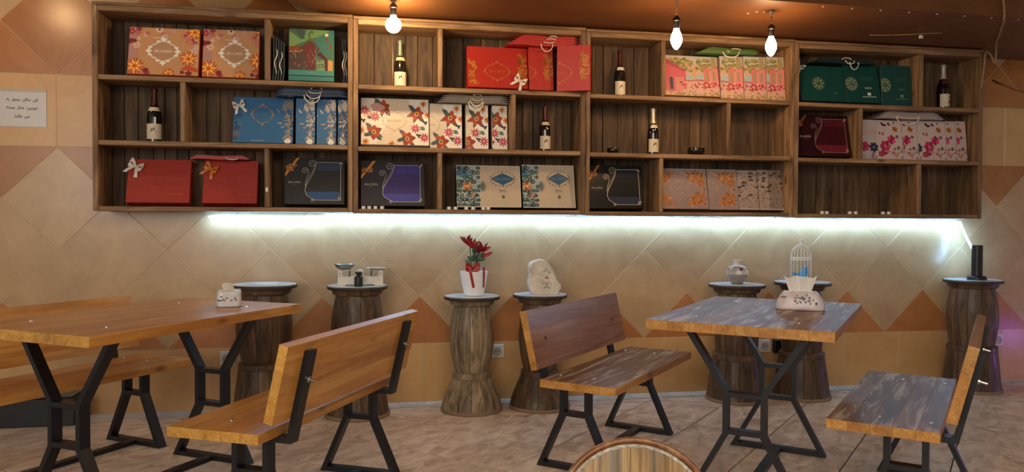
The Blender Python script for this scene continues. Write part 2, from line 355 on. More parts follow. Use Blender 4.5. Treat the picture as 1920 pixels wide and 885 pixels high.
class Print:
    def __init__(s, w, h, du=0., dv=0.): s.w, s.h, s.du, s.dv, s.P, s.M, s.n = w, h, du, dv, [], [], 0
    def poly(s, pts, m, lay=None):
        if isinstance(m, str): m = flat(m, .42)
        s.n += 1 if lay is None else 0; L_ = s.n if lay is None else lay
        p = clip([(a-s.du, b-s.dv) for a, b in pts], .0012, s.w-.0012, .0012, s.h-.0012)
        if p:
            if m not in s.M: s.M.append(m)
            s.P.append((p, s.M.index(m), L_))
    def strip(s, pts, wd, m, taper=False):
        s.n += 1; k = len(pts)
        for i in range(k-1):
            a, b = Vector(pts[i]), Vector(pts[i+1]); d = (b-a)
            if d.length < 1e-6: continue
            n = Vector((-d.y, d.x)).normalized(); w0 = wd/2*((1-i/k*.8) if taper else 1); e = d.normalized()*wd*.25
            s.poly([tuple(a-e+n*w0), tuple(a-e-n*w0), tuple(b+e-n*w0), tuple(b+e+n*w0)], m, s.n)
    def ell(s, x, y, rx, ry, m, n=16, rot=0):
        s.poly([(x+rx*math.cos(2*PI*i/n)*math.cos(rot)-ry*math.sin(2*PI*i/n)*math.sin(rot), y+rx*math.cos(2*PI*i/n)*math.sin(rot)+ry*math.sin(2*PI*i/n)*math.cos(rot)) for i in range(n)], m)
    def leaf(s, x, y, l, wd, a, m):
        c, t = math.cos(a), math.sin(a); pr = [(0, 0), (.25, .8), (.5, 1), (.75, .7), (1, 0), (.75, -.7), (.5, -1), (.25, -.8)]
        s.poly([(x+p*l*c-q*wd/2*t, y+p*l*t+q*wd/2*c) for p, q in pr], m)
    def flower(s, x, y, r, n, m, core, a0=0., wd=.7, core2=None):
        for i in range(n): s.leaf(x, y, r, r*wd, a0+2*PI*i/n, m[i % len(m)] if isinstance(m, list) else m)
        s.ell(x, y, r*.25, r*.25, core, 10)
        if core2: s.ell(x, y, r*.13, r*.13, core2, 8)
    def spiral(s, x, y, r, a, turns, wd, m, cw=1, n=16):
        s.strip([(x+r*(1-i/n*.85)*math.cos(a+cw*turns*2*PI*i/n), y+r*(1-i/n*.85)*math.sin(a+cw*turns*2*PI*i/n)) for i in range(n+1)], wd, m)
    def emblem(s, x, y, rx, ry, m, fill=None, wd=.004, text=None, tm=None, lobes=14):
        def pt(t, k): q = 1+.10*abs(math.sin(t*lobes/2)); e = .85+.15*abs(math.cos(t))**3; return (x+rx*k*q*math.cos(t)*e, y+ry*k*q*math.sin(t)*(1 if abs(math.sin(t)) < .97 else 1.12))
        if fill: s.poly([pt(2*PI*i/56, .9) for i in range(56)], fill)
        s.strip([pt(2*PI*i/56, 1) for i in range(57)], wd, m)
        for t in (0, PI/2, PI, 3*PI/2): p = pt(t, 1.08); s.flower(p[0], p[1], wd*2.2, 4, m, m, t)
        for i in range(8): t = PI/8+i*PI/4; p = pt(t, 1.06); s.ell(p[0], p[1], wd*1.3, wd*1.0, m, 7)
        if text: s.text(text, x, y, rx*1.25, tm or m)
    def text(s, t, x, y, width, m, height=None):
        tr, a, b, c, d = text_tris(t); k = width/(b-a); s.n += 1; ky = (height/(d-c)) if height else k
        for q in tr: s.poly([(x+(p[0]-(a+b)/2)*k, y+(p[1]-(c+d)/2)*ky) for p in q], m, s.n)
    def build(s, parent, name='printed_front', y=0., label=None, wrap=None):
        if not s.P: return None
        v, f, idx = [], [], []; sc = min(.00006, .0018/max(1, s.n))
        for p, m, l in s.P:
            i0 = len(v); v += [(a, y-.0004-sc*l, b) for a, b in p]; f.append(tuple(range(i0, len(v)))); idx.append(m)
        if wrap: v = [wrap(*q) for q in v]
        return obj(name, mesh('print', v, f, s.M, idx), parent, label=label)
R_ = random.Random(11)
BRAND = 'BILLORDI'
SILVER = flat('#b9aea4', .3, .7); GOLDF = flat('#c98a3e', .3, .75); ROSE = flat('#d09a6c', .32, .6); WFOIL = flat('#f6efe0', .35)

def pat_orange(p, w, h):
    p.poly([(0, 0), (w, 0), (w, h), (0, h)], '#c9966a'); p.poly([(0, 0), (.05, 0), (.05, h), (0, h)], '#b98a80')
    rr = random.Random(3)
    for i in range(46):
        e = rr.random(); x, y = rr.choice([(rr.uniform(0, w), rr.uniform(h*.8, h)), (rr.uniform(0, .07), rr.uniform(0, h)), (rr.uniform(w*.83, w), rr.uniform(h*.3, h)), (rr.uniform(0, w), rr.uniform(0, h*.1))])
        p.flower(x, y, rr.uniform(.010, .026), rr.choice([5, 6, 7]), rr.choice(['#a83a48', '#c0606a', '#d9b3a6', '#8c2a30', '#cf7a6a', '#e0c0a8']), rr.choice(['#5a2420', '#d9a23c']), rr.random()*6)
    for (x, y, r) in ((w*.85, h*.36, .042), (w*.93, h*.93, .04), (w*.1, h*.17, .045), (w*.58, h*.03, .03)):
        p.flower(x, y, r*1.12, 14, '#b8431c', '#c96a22', 0, .3); p.flower(x, y, r, 14, ['#ffcf6a', '#e8822e'], '#d2581e', .1, .22)
    for i in range(6): p.leaf(w*.75+.01*i, h*.12, .06, .014, .5-.12*i, '#c9542c')
    p.emblem(w*.49, h*.50, w*.19, h*.19, WFOIL, '#b98f6e', .008, BRAND, WFOIL)
    p.strip([(w*.34, h*.78), (w*.5, h*.785)], .003, WFOIL)
def pat_blue(p, w, h):
    p.poly([(0, 0), (w, 0), (w, h), (0, h)], '#2f6798')
    rr = random.Random(5)
    for i in range(70): x = w-abs(rr.gauss(0, .028)); y = rr.uniform(.01, h*.98); p.leaf(x, y, rr.uniform(.012, .034), .010, rr.uniform(1.2, 5.2), rr.choice([SILVER, '#8d8b8c', '#6f7e8e', '#a58f7c']))
    p.leaf(w-.02, h*.72, .07, .03, 1.5, SILVER); p.leaf(w-.045, h*.7, .05, .022, 1.8, SILVER); p.flower(w-.03, .012, .02, 6, '#e8ece8', '#cfd6d0')
    for i in range(14): p.spiral(rr.uniform(.005, .035), rr.uniform(.02, h*.72), rr.uniform(.008, .018), rr.random()*6, 1.3, .003, rr.choice(['#8a7f86', '#1d2b4a', '#243b66']))
    p.emblem(w*.48, h*.62, w*.16, h*.16, SILVER, None, .005, BRAND, '#5f83a8'); p.text('Beauty Box', w*.42, h*.05, w*.2, '#9fb6cc')
def pat_red(p, w, h):
    p.poly([(0, 0), (w, 0), (w, h), (0, h)], '#9e2c20')
    for i in range(14): t = i*2*PI/14; p.spiral(w*.52+.026*math.cos(t), h*.5+.026*math.sin(t), .012, t, 1, .0012, '#8f2018')
    p.text(BRAND, w*.76, h*.72, w*.2, '#9a241a'); p.strip([(w*.66, h*.2), (w*.9, h*.2)], .0022, '#c8584a')
def pat_scroll(bgc, panel, panel2, line):
    def fn(p, w, h):
        p.poly([(0, 0), (w, 0), (w, h), (0, h)], flat(bgc, .3)); S1 = [(w*.52, h*.9), (w*.5, h*.76), (w*.43, h*.58), (w*.36, h*.42), (w*.335, h*.3), (w*.36, h*.2), (w*.44, h*.13), (w*.49, h*.09)]
        p.poly(S1+[(w*.93, h*.09), (w*.93, h*.9)], flat(panel, .28)); p.poly([(w*.34, h*.27), (w*.36, h*.2), (w*.44, h*.13), (w*.49, h*.09), (w*.93, h*.09), (w*.93, h*.27)], flat(panel2, .28))
        for i in range(9):
            for j in range(3): p.ell(w*(.56+.045*i+(j % 2)*.02), h*(.85-.05*j), .006, .006, flat(panel2, .28), 6)
        p.strip(S1+[(w*.93, h*.09)], .0032, line); p.strip([(w*.93, h*.1), (w*.93, h*.88)], .0032, line); p.strip([(w*.52, h*.9), (w*.9, h*.905)], .0032, line)
        p.strip([(w*.515, h*.88), (w*.47, h*.74), (w*.39, h*.56), (w*.345, h*.4), (w*.335, h*.28)], .0022, line); p.strip([(w*.385, h*.72), (w*.39, h*.66), (w*.35, h*.5), (w*.335, h*.4)], .0026, line)
        p.spiral(w*.45, h*.87, .024, 0, 1.6, .003, line); p.spiral(w*.33, h*.72, .020, 0, 1.6, .003, line); p.spiral(w*.465, h*.085, .010, 0, 1.4, .003, line)
        for a, b in ((.93, .89), (.92, .13)):
            for k in range(4): p.ell(w*a+R_.uniform(-.008, .008), h*b+R_.uniform(-.008, .008), .005, .005, flat('#b49088', .3), 7)
        p.poly([(0, h*.66), (.0, h*.58), (w*.24, h), (w*.19, h)], GOLDF)
        for k in range(9): p.flower(w*.1+R_.uniform(-.022, .022), h*.79+R_.uniform(-.014, .014), .013, 5, ['#a8581e', '#7a3a14', '#d08a3a'], '#5a2a10', k)
        p.text(BRAND, w*.16, h*.47, w*.2, '#b8ac98'); p.strip([(w*.12, h*.41), (w*.2, h*.41)], .0012, '#8a8070')
    return fn
def pat_redgold(p, w, h):
    p.poly([(0, 0), (w, 0), (w, h), (0, h)], '#aa2a20'); rr = random.Random(8)
    for x0 in (.028, w-.028):
        for i in range(34): y = rr.uniform(.02, h*.66)+(h*.16 if x0 > w/2 else 0); p.spiral(x0+rr.uniform(-.024, .024), y, rr.uniform(.006, .016), rr.random()*6, 1.2, .0028, rr.choice([GOLDF, '#b9782c', '#c88a3c']))
        for i in range(22): p.leaf(x0+rr.uniform(-.02, .02), rr.uniform(.02, h*.66)+(h*.12 if x0 > w/2 else 0), .02, .009, rr.random()*6, rr.choice([GOLDF, '#c07a30', '#b86a2a']))
    p.emblem(w*.49, h*.4, w*.19, h*.17, '#b96a2e', None, .004, BRAND, '#b9683a')
def pat_whitefl(p, w, h):
    p.poly([(0, 0), (w, 0), (w, h), (0, h)], '#d8c8b4')
    p.poly([(0, 0), (w*.22, 0), (w*.38, h*.45), (w*.3, h), (0, h)], '#e4dccf'); p.poly([(w, 0), (w*.62, 0), (w*.78, h*.5), (w*.7, h), (w, h)], '#e9e3d8')
    def big(x, y, r, a): 
        for i in range(6): p.leaf(x, y, r*(1.15 if i % 2 else 1), r*.75, a+i*PI/3, ['#9c3420', '#a84026', '#3c5250', '#962f1e', '#aa4526', '#8f2e20'][i])
        p.ell(x, y, r*.3, r*.3, '#caa34a', 10); p.ell(x, y, r*.16, r*.16, '#5a2a18', 8)
    def pink(x, y, r, a): p.flower(x, y, r, 9, ['#c24a62', '#a83850'], '#d98a94', a, .3)
    def but(x, y, r): p.leaf(x, y, r, r*.7, .6, '#221d22'); p.leaf(x, y, r, r*.7, 2.2, '#221d22'); p.leaf(x, y, r*.7, r*.6, -1, '#2a2228')
    for (x, y, a) in ((w*.32, h*.8, .4), (w*.19, h*.27, 1.5), (w*.82, h*.68, .2), (w*.68, h*.14, 1.2)):
        p.leaf(x-.01, y+.02, .05, .024, 2.4, '#4a5560'); p.leaf(x+.01, y-.02, .045, .022, -.7, '#3f5258'); p.leaf(x-.03, y-.01, .03, .016, 3.4, '#6c6660'); p.leaf(x, y, .062, .024, a+2.1, '#3c4c4a'); p.leaf(x, y, .06, .022, a+4.2, '#44504c'); big(x, y, .043, a)
    p.leaf(w*.13, h*.84, .09, .05, -.2, '#c99a92'); p.leaf(w*.05, h*.8, .08, .04, -1., '#cfa39a')
    for (x, y) in ((.05*w, h*.73), (w*.21, h*.6), (w*.8, h*.36), (w*.93, h*.17)): pink(x, y, .032, .5)
    for (x, y) in ((w*.92, h*.9), (w*.98, h*.66), (w*.07, h*.06), (w*.01, h*.3), (w*.45, h*.02)): p.flower(x, y, .022, 7, ['#d88a2c', '#c0612c'], '#8a3a1c', .3, .4)
    for (x, y) in ((w*.03, h*.5), (w*.94, h*.48), (w*.84, h*.2)): but(x, y, .018)
    p.leaf(w*.87, h*.4, .034, .024, -.6, '#4f7a6e'); p.leaf(w*.09, h*.6, .03, .02, -.4, '#4f4f48')
    p.strip([(w*.9, h*.84), (w*.93, h*.75), (w*.96, h*.68)], .0012, '#4a4038'); p.strip([(w*.84, h*.36), (w*.88, h*.26), (w*.93, h*.2)], .0012, '#4a4038')
    p.emblem(w*.49, h*.52, w*.16, h*.17, '#bfa98c', None, .0022, BRAND, '#b8a488')
def pat_beauty(p, w, h):
    p.poly([(0, 0), (w, 0), (w, h), (0, h)], '#bfae98'); rr = random.Random(4); p.poly([(0, 0), (w*.37, 0), (w*.35, h*.3), (w*.42, h*.5), (w*.35, h*.7), (w*.37, h), (0, h)], '#9fb0ac')
    p.ell(w*.1, h*.82, .04, .03, '#4f7d95'); 
    for i in range(7):
        for j in range(9):
            if rr.random() < .85: p.spiral(w*(.03+.05*i)+rr.uniform(-.006, .006), h*(.06+.11*j), rr.uniform(.010, .019), rr.random()*6, 1.25, .0056, rr.choice(['#10242e', '#173a42', '#0f1c26', '#2a5a60']), rr.choice([-1, 1]), 10)
    for i in range(8): p.leaf(w*.36, h*.5, .045, .008, -1+.28*i, '#5f6a68')
    p.flower(w*.17, h*.5, .032, 7, ['#c07c3c', '#d6a070', '#8a4a1e'], '#e8c090'); p.leaf(w*.2, h*.27, .04, .016, .2, '#c8783a')
    p.poly([(w*.54, h*.68), (w*.6, h*.74), (w*.66, h*.78), (w*.72, h*.82), (w*.78, h*.78), (w*.84, h*.74), (w*.9, h*.68), (w*.84, h*.62), (w*.78, h*.58), (w*.72, h*.53), (w*.66, h*.58), (w*.6, h*.62)], '#1f5070')
    for i in range(20): t = 2*PI*i/20; p.spiral(w*.72+w*.19*math.cos(t), h*.68+h*.17*math.sin(t), .007, t, 1, .0022, rr.choice(['#8a7a62', '#a8916c', '#6f6252']))
    p.text(BRAND, w*.72, h*.68, w*.24, '#5f8aa4'); p.text('Beauty', w*.715, h*.4, w*.11, '#2a2420'); p.strip([(w*.65, h*.35), (w*.79, h*.35)], .0014, '#6a5c4e'); 
    p.poly([(w*.70, h*.22), (w*.74, h*.22), (w*.74, h*.29), (w*.70, h*.29)], '#2e2822'); p.poly([(w*.71, h*.245), (w*.73, h*.245), (w*.73, h*.262), (w*.71, h*.262)], '#bfae98')
    p.strip([(0.003, h-.003), (w-.003, h-.003), (w-.003, .003), (.003, .003)], .004, '#d4c8b4')
def pat_village(p, w, h):
    rr = random.Random(6); p.poly([(0, 0), (w, 0), (w, h), (0, h)], '#c8a094'); p.poly([(0, h*.78), (w, h*.8), (w, h), (0, h)], '#b8b4b0')
    for i in range(90): p.ell(rr.uniform(0, w), rr.uniform(h*.62, h*.92), rr.uniform(.008, .018), rr.uniform(.006, .012), rr.choice(['#8a8a4e', '#757a42', '#9c9458', '#8f6a4a', '#a8a068']), 8)
    p.poly([(0, h*.1), (0, h*.95), (w*.06, h*.9), (w*.4, h*.62), (w*.4, h*.1)], '#c4606c'); p.poly([(0, h*.95), (w*.06, h*.92), (w*.42, h*.62), (w*.38, h*.6), (w*.05, h*.8)], '#a8525c')
    p.poly([(w*.1, h*.15), (w*.16, h*.15), (w*.16, h*.45), (w*.1, h*.45)], '#3f4658'); p.poly([(w*.2, h*.12), (w*.36, h*.12), (w*.36, h*.45), (w*.2, h*.45)], '#c98a84')
    for k in range(5): p.strip([(w*.2, h*(.16+.06*k)), (w*.36, h*(.16+.06*k))], .002, '#a84a52')
    p.poly([(w*.4, h*.35), (w*.75, h*.35), (w*.75, h*.56), (w*.4, h*.52)], '#9fb0b8'); p.poly([(w*.52, h*.45), (w*.6, h*.45), (w*.56, h*.66)], '#d29a4a')
    p.strip([(w*.4, h*.36), (w*.62, h*.4), (w*.75, h*.38)], .008, '#b8504c')
    for a, b, m in ((.73, .84, '#cf7478'), (.86, 1, '#d28088')):
        p.poly([(w*a, h*.22), (w*b, h*.22), (w*b, h*.72), (w*a, h*.68)], m); p.poly([(w*(a+.03), h*.4), (w*(a+.08), h*.4), (w*(a+.08), h*.62), (w*(a+.03), h*.62)], '#9c9060'); p.poly([(w*(a+.04), h*.22), (w*(a+.09), h*.22), (w*(a+.09), h*.35), (w*(a+.04), h*.35)], '#b03a48')
    p.poly([(w*.88, h*.7), (w*.97, h*.7), (w*.97, h*.98), (w*.88, h*.98)], '#a09068')
    for i in range(40): p.ell(rr.uniform(w*.3, w), rr.uniform(h*.18, h*.36), rr.uniform(.006, .012), rr.uniform(.004, .008), rr.choice(['#a84450', '#c47a74', '#8c3a40', '#d8a49a', '#b86a5e']), 7)
    p.poly([(w*.3, h*.05), (w*.75, h*.05), (w*.6, h*.18), (w*.34, h*.16)], '#c49aa4')
    for i in range(110): p.ell(rr.uniform(0, w), abs(rr.gauss(0, h*.07)), rr.uniform(.004, .009), rr.uniform(.004, .008), rr.choice(['#9c8a56', '#7f7a44', '#b89c68', '#a8685a', '#c9ac7c']), 6)
def pat_pinkgold(p, w, h):
    rr = random.Random(2); p.poly([(0, 0), (w, 0), (w, h), (0, h)], '#9c8682')
    c = (w*.42, h*.5)
    for sx, sy in ((-1, -1), (1, -1), (-1, 1), (1, 1)):
        ex = (w*.94 if sx > 0 else .003); ey = c[1]+sy*h*.4; p.poly([(ex, ey), (ex, c[1]+sy*h*.07), (c[0]+sx*w*.28, c[1]+sy*h*.17), (c[0]+sx*w*.12, ey)], '#b9794c')
    for i in range(420):
        x, y = rr.uniform(.004, w*.94), rr.uniform(h*.1, h*.9); u, v_ = abs(x-c[0])/(w*.46), abs(y-c[1])/(h*.46)
        if u+v_ > 1.0 or (u+v_ > .86 and rr.random() < .25): p.leaf(x, y, rr.uniform(.012, .026), rr.uniform(.006, .010), rr.random()*6.3, rr.choice([ROSE, '#c98a5c', '#b8703e', '#d8a87c', ROSE, '#8a4a28']))
    p.emblem(w*.40, h*.52, w*.17, h*.13, '#c4a49a', None, .003, BRAND, '#c8b0a8'); p.text('Beauty', w*.4, h*.3, w*.12, '#c0a8a0')
    p.strip([(w-.003, .002), (w-.003, h-.003), (0, h-.003)], .004, '#b8a8a6')
def pat_grey(p, w, h):
    rr = random.Random(9); p.poly([(0, 0), (w, 0), (w, h), (0, h)], '#a8968c')
    for i in range(330): p.leaf(rr.uniform(0, .3), rr.uniform(.012, h*.97), rr.uniform(.008, .016), .004, rr.random()*6.3, rr.choice(['#4a4038', '#5a4e46', '#6a5a50', '#3a322c', '#c8a080']))
    for i in range(22): x, y = rr.uniform(0, .3), rr.uniform(h*.3, h*.95); [p.leaf(x, y, .018, .006, .4+.6*k, '#4a423c') for k in range(5)]
    p.strip([(0, .004), (.4, .004)], .007, '#c0b4ac')
def pat_green(c, tc):
    def fn(p, w, h):
        p.poly([(0, 0), (w, 0), (w, h), (0, h)], '#0f4440'); m = '#6f7a62' if tc else '#4c5c48'
        x = w*.42 if not tc else (w*.18 if tc == 1 else w*.12)
        p.ell(x, h*.5, .043, .046, m, 24)
        for i in range(16): p.leaf(x, h*.5, .042, .011, i*PI/8, '#2c5a4c' if i % 2 else '#8a9478')
        p.ell(x, h*.5, .012, .012, '#123c38', 10); p.ell(x, h*.5, .007, .007, m, 8)
        if tc:
            a = '#d8e0dc' if tc == 1 else '#6f8c82'
            p.text(BRAND, w*.66, h*.68, w*.36, '#3c6a62'); p.strip([(w*.5, h*.62), (w*.8, h*.62)], .0014, '#5a8078'); p.text('B-BOX', w*.66, h*.4, w*.2, a)
            p.poly([(w*.61, h*.2), (w*.71, h*.2), (w*.71, h*.275), (w*.61, h*.275)], a); p.strip([(w*.46, h*.16), (w*.86, h*.165)], .0035, a)
        else: p.poly([(w*.74, h*.22), (w*.8, h*.22), (w*.77, h*.26)], '#5f8a80')
    return fn
def pat_pinkfl(p, w, h):
    rr = random.Random(12); p.poly([(0, 0), (w, 0), (w, h), (0, h)], '#c9b6b4')
    p.emblem(w*.27, h*.68, w*.2, h*.17, '#d6c4b8', None, .003, BRAND, '#c89a8c'); p.strip([(w*.1, h*.47), (w*.48, h*.47)], .002, '#dccfc8')
    p.flower(w*.14, h*.32, .036, 6, ['#b02a50', '#c23a5c'], '#8a2040', .2, .9); p.flower(w*.34, h*.3, .036, 7, ['#2a2c44', '#3a3a54', '#23243a'], '#6a70a0', .3, .7); p.flower(w*.6, h*.34, .04, 6, ['#b01a50', '#8f1440', '#c02a5c'], '#d86a90', 0, .9); p.flower(w*.75, h*.5, .034, 6, ['#c0245c', '#8a1a44', '#d83a74'], '#6a1030', .5, .8)
    p.leaf(w*.45, h*.14, .07, .03, .1, '#a82048'); p.flower(w*.5, h*.14, .024, 5, ['#a81c48', '#8f1a40'], '#d0607c'); p.leaf(w*.86, h*.08, .03, .016, 2.4, '#c87a34')
    for i in range(24): p.leaf(rr.uniform(w*.62, w), rr.uniform(.02, h*.32), rr.uniform(.014, .024), .008, rr.random()*6.3, rr.choice(['#9a4a5c', '#b0607a', '#7a3a48', '#b87a4a']))
    for i in range(9): p.leaf(rr.uniform(w*.1, w*.4), rr.uniform(.01, h*.15), .024, .009, rr.random()*6.3, rr.choice(['#8f8480', '#a05a6a', '#7a7474']))
    p.flower(w*.84, h*.77, .024, 6, ['#b0702c', '#c8843c', '#8a4a2a'], '#6a3018', .3, .55); p.leaf(w*.52, h*.94, .034, .016, -.8, '#241a24'); p.leaf(w*.56, h*.86, .03, .014, .1, '#1c1620'); p.leaf(w*.66, h*.92, .03, .015, -.5, '#a81c40'); p.leaf(w*.68, h*.94, .024, .01, -.9, '#241a20'); p.leaf(w*.8, h*.9, .02, .008, 1, '#3a3038')
    for (x, y) in ((w*.9, h*.3), (w*.88, h*.58)): p.flower(x, y, .012, 5, '#241e24', '#c9b6b4', .3)
    p.leaf(w*.5, h*.62, .024, .012, 2, '#7a4a58'); p.leaf(w*.56, h*.6, .026, .014, 1.6, '#a0405c'); p.leaf(0, h*.22, .05, .03, 1.4, '#dcb86a')
def pat_art(p, w, h):
    b = h*.205; p.poly([(0, b), (w, b), (w, h), (0, h)], '#44644a'); p.poly([(0, b), (w*.55, b), (w*.5, h*.7), (0, h*.62)], '#4c3a34'); p.poly([(w*.5, h*.4), (w*.92, h*.5), (w, h*.75), (w, h), (w*.6, h*.85)], '#3c6a60')
    p.poly([(0, h*.66), (0, h*.95), (w*.1, h*.9), (w*.25, h*.8), (w*.4, h*.78), (w*.25, h*.73), (w*.1, h*.66)], '#6c8c58'); p.poly([(w*.3, h*.78), (w*.6, h*.84), (w*.9, h*.98), (w*.4, h*.99)], '#66864f'); p.poly([(w*.15, h*.99), (w*.34, h*.99), (w*.34, h*.8), (w*.22, h*.84)], '#3c5048')
    p.poly([(w*.46, h*.78), (w*.6, h*.72), (w*.58, h*.45), (w*.6, b), (w*.42, b), (w*.36, h*.5), (w*.3, h*.68)], '#5e2f2c'); p.poly([(w*.62, h*.7), (w*.7, h*.56), (w*.84, h*.44), (w*.86, b), (w*.8, b), (w*.76, h*.42), (w*.62, h*.5)], '#4a2424')
    p.poly([(w*.6, b), (w*.8, b), (w*.78, h*.42), (w*.6, h*.36)], '#6f8a64'); p.poly([(w*.86, b), (w*.97, b), (w*.97, h*.4), (w*.87, h*.42)], '#b98a4e'); p.poly([(0, h*.56), (w*.24, h*.56), (w*.24, h*.66), (0, h*.66)], '#7c3f22'); p.strip([(0, h*.555), (w*.24, h*.555), (w*.3, h*.6)], .004, '#c08a4a')
    p.strip([(w*.47, h*.8), (w*.43, h*.9), (w*.5, h*.96), (w*.53, h*.92)], .004, '#1c1c1a'); p.ell(w*.83, h*.9, .010, .009, '#c9c49a'); p.poly([(w*.8, h*.77), (w*.87, h*.77), (w*.83, h*.86)], '#7c3a2a'); p.poly([(w*.88, h*.64), (w*.96, h*.64), (w*.92, h*.74)], '#7a3c2c')
    rr = random.Random(1)
    for i in range(60): p.leaf(rr.uniform(0, w*.7), rr.uniform(b, h*.55), rr.uniform(.01, .022), .005, rr.uniform(1, 2.2), rr.choice(['#6f3a34', '#86705a', '#7f8f72', '#9c5c50', '#5a4a42']))
    p.strip([(w*.6, h*.3), (w*.74, h*.33), (w*.78, h*.28), (w*.62, h*.26)], .003, '#1f2a24')
    p.poly([(0, b*.52), (w, b*.52), (w, b), (0, b)], '#3f7f7a'); p.poly([(0, b*.44), (w, b*.44), (w, b*.52), (0, b*.52)], '#0f1c1c'); p.poly([(0, 0), (w, 0), (w, b*.44), (0, b*.44)], '#35756f'); p.text(BRAND, w*.5, b*.78, w*.12, '#7fb0a8')

def ribbon_bow(m, k=1.):
    def loop(s): 
        v = []; f = []
        for i in range(9):
            t = i/8; a = PI*t; x = s*.026*math.sin(a)*k; y = -.002-.014*math.sin(a*1.0)*k*(1 if t < .5 else .45); z = .012*k*(math.cos(a))*math.sin(a)*1.6+.006*k*math.sin(a)
            hw = .0035*k+.0055*k*math.sin(a); v += [(x, y, z-hw), (x, y, z+hw)]
        f = [(2*i, 2*i+1, 2*i+3, 2*i+2) for i in range(8)]; return mesh('l', v, f, [m])
    def tail(s):
        v = []
        for i in range(5): t = i/4; v += [(s*(.004+.018*t)*k-.006*k, -.003*k-.003*math.sin(t*3)*k, -.034*t*k), (s*(.004+.018*t)*k+.006*k, -.003*k-.003*math.sin(t*3)*k, -.034*t*k)]
        v[-2] = (v[-2][0], v[-2][1], v[-2][2]-.005*k); return mesh('t', v, [(2*i, 2*i+1, 2*i+3, 2*i+2) for i in range(4)], [m])
    kn = lathe_me([(0, -.006*k), (.005*k, -.003*k), (.005*k, .003*k), (0, .006*k)], m, 8); kn.transform(Matrix.Translation((0, -.004*k, 0)))
    return join([loop(1), loop(-1), tail(1), tail(-1), kn])
NB = [0]
def gift_box(name, label, u, row, x0, x1, h, pat, color, full=None, yb=-.185, lean=.06, d=.085, bow=None, group=None, cat='gift box', z=None, yaw=0., du=None, lid=None):
    w = x1-x0; th = math.asin(lean/h); zb = (ROW[row]+uz(u) if z is None else z)+d*math.sin(th)+.0004
    T = thing(name, label, cat, (x0, yb, zb), yaw, group, -th)
    obj('carton', box_me(0, w, 0, d, 0, h, color if not isinstance(color, str) else flat(color, .42), .0025), T)
    if pat:
        fwid = full or w; p = Print(w, h, (fwid-w) if du is None else du); pat(p, fwid, h); p.build(T)
    if bow: obj('bow', ribbon_bow(bow[2], bow[3]), T, (bow[0]*w, -.002, bow[1]*h), (0, bow[4], 0), label='small satin ribbon bow')
    return T
CR = flat('#d9d4c8', .35); ORB = flat('#c9762c', .35)
# unit 1
gift_box('gift_box', 'orange floral gift box with white foil emblem, nearest the left wall', 0, 0, -1.004, -.645, .272, pat_orange, '#c8622c', group='orange floral boxes')
gift_box('gift_box', 'orange floral gift box beside the divider, right of its twin', 0, 0, -.626, -.33, .279, pat_orange, '#c8622c', group='orange floral boxes', full=.34, du=0)
gift_box('gift_box', 'green painted art box with a teal base', 0, 0, -.17, .076, .300, pat_art, '#2f6a64', yb=-.2, lean=.045, d=.08)
gift_box('gift_box', 'blue gift box with white bow and silver emblem', 0, 1, -.474, -.150, .268, pat_blue, '#1f4468', d=.05, yb=-.15, bow=(.09, .8, CR, 1.25, -.3))
bl = ['narrow blue gift box right after the bowed blue box', 'narrow blue gift box in the middle of the three', 'narrow blue gift box touching the right end panel']
for k, (a, b) in enumerate(((-.135, -.029), (-.022, .087), (.094, .151))): gift_box('gift_box', bl[k], 0, 1, a, b, .262, pat_blue, '#1f4468', full=.32, lean=.03, d=.07, yb=-.165, group='narrow blue boxes')
gift_box('gift_box', 'plain red gift box with white bow, lower left', 0, 2, -1.016, -.694, .250, pat_red, '#98241a', bow=(.12, .82, CR, 1.5, .5), lean=.075, d=.07)
gift_box('gift_box', 'plain red gift box with orange bow', 0, 2, -.627, -.340, .252, pat_red, '#98241a', bow=(.13, .78, ORB, 1.4, .5), lean=.075, d=.07)
gift_box('gift_box', 'dark navy gift box with gold scroll frame and blue hem', 0, 2, -.194, .133, .270, pat_scroll('#0e1018', '#17191f', '#1d4a7c', flat('#a09a90', .3, .4)), '#0b0c12')
# unit 2
gift_box('gift_box', 'wide red gift box with gold scrolls and cream bow', 1, 0, .830, 1.186, .256, pat_redgold, '#a3201a', bow=(.86, .18, CR, 1.4, .6))
gift_box('gift_box', 'narrow red gold-patterned box between two red boxes', 1, 0, 1.190, 1.336, .260, pat_redgold, '#a3201a', full=.35, lean=.04, yb=-.2)
gift_box('gift_box', 'red gold-patterned box overlapping the post between shelf units', 1, 0, 1.343, 1.538, .266, pat_redgold, '#a3201a', full=.35, lean=.01, yb=-.236, d=.044, yaw=-.44)
gift_box('gift_box', 'wide white gift box with red flowers', 1, 1, .2225, .607, .278, pat_whitefl, '#c8bcae')
wl = ['narrow white floral box right after the wide white one', 'narrow white floral box in the middle of the three', 'narrow white floral box beside the divider']
for k, (a, b) in enumerate(((.612, .800), (.822, .955), (.977, 1.068))): gift_box('gift_box', wl[k], 1, 1, a, b, .262, pat_whitefl, '#b8aca0', full=.384, lean=.03, d=.07, yb=-.165, group='narrow white floral boxes')
gift_box('gift_box', 'purple gift box with silver scroll frame', 1, 2, .2225, .584, .266, pat_scroll('#141021', '#33246c', '#40409a', flat('#a8a0b0', .3, .4)), '#12101c')
gift_box('gift_box', 'cream gift box with blue cartouche, left of the pair', 1, 2, .767, 1.149, .255, pat_beauty, '#1c2024', d=.06, group='cream scrollwork boxes')
gift_box('gift_box', 'cream gift box with blue cartouche, right of the pair', 1, 2, 1.158, 1.478, .264, pat_beauty, '#1c2024', full=.35, du=.03, d=.06, group='cream scrollwork boxes')
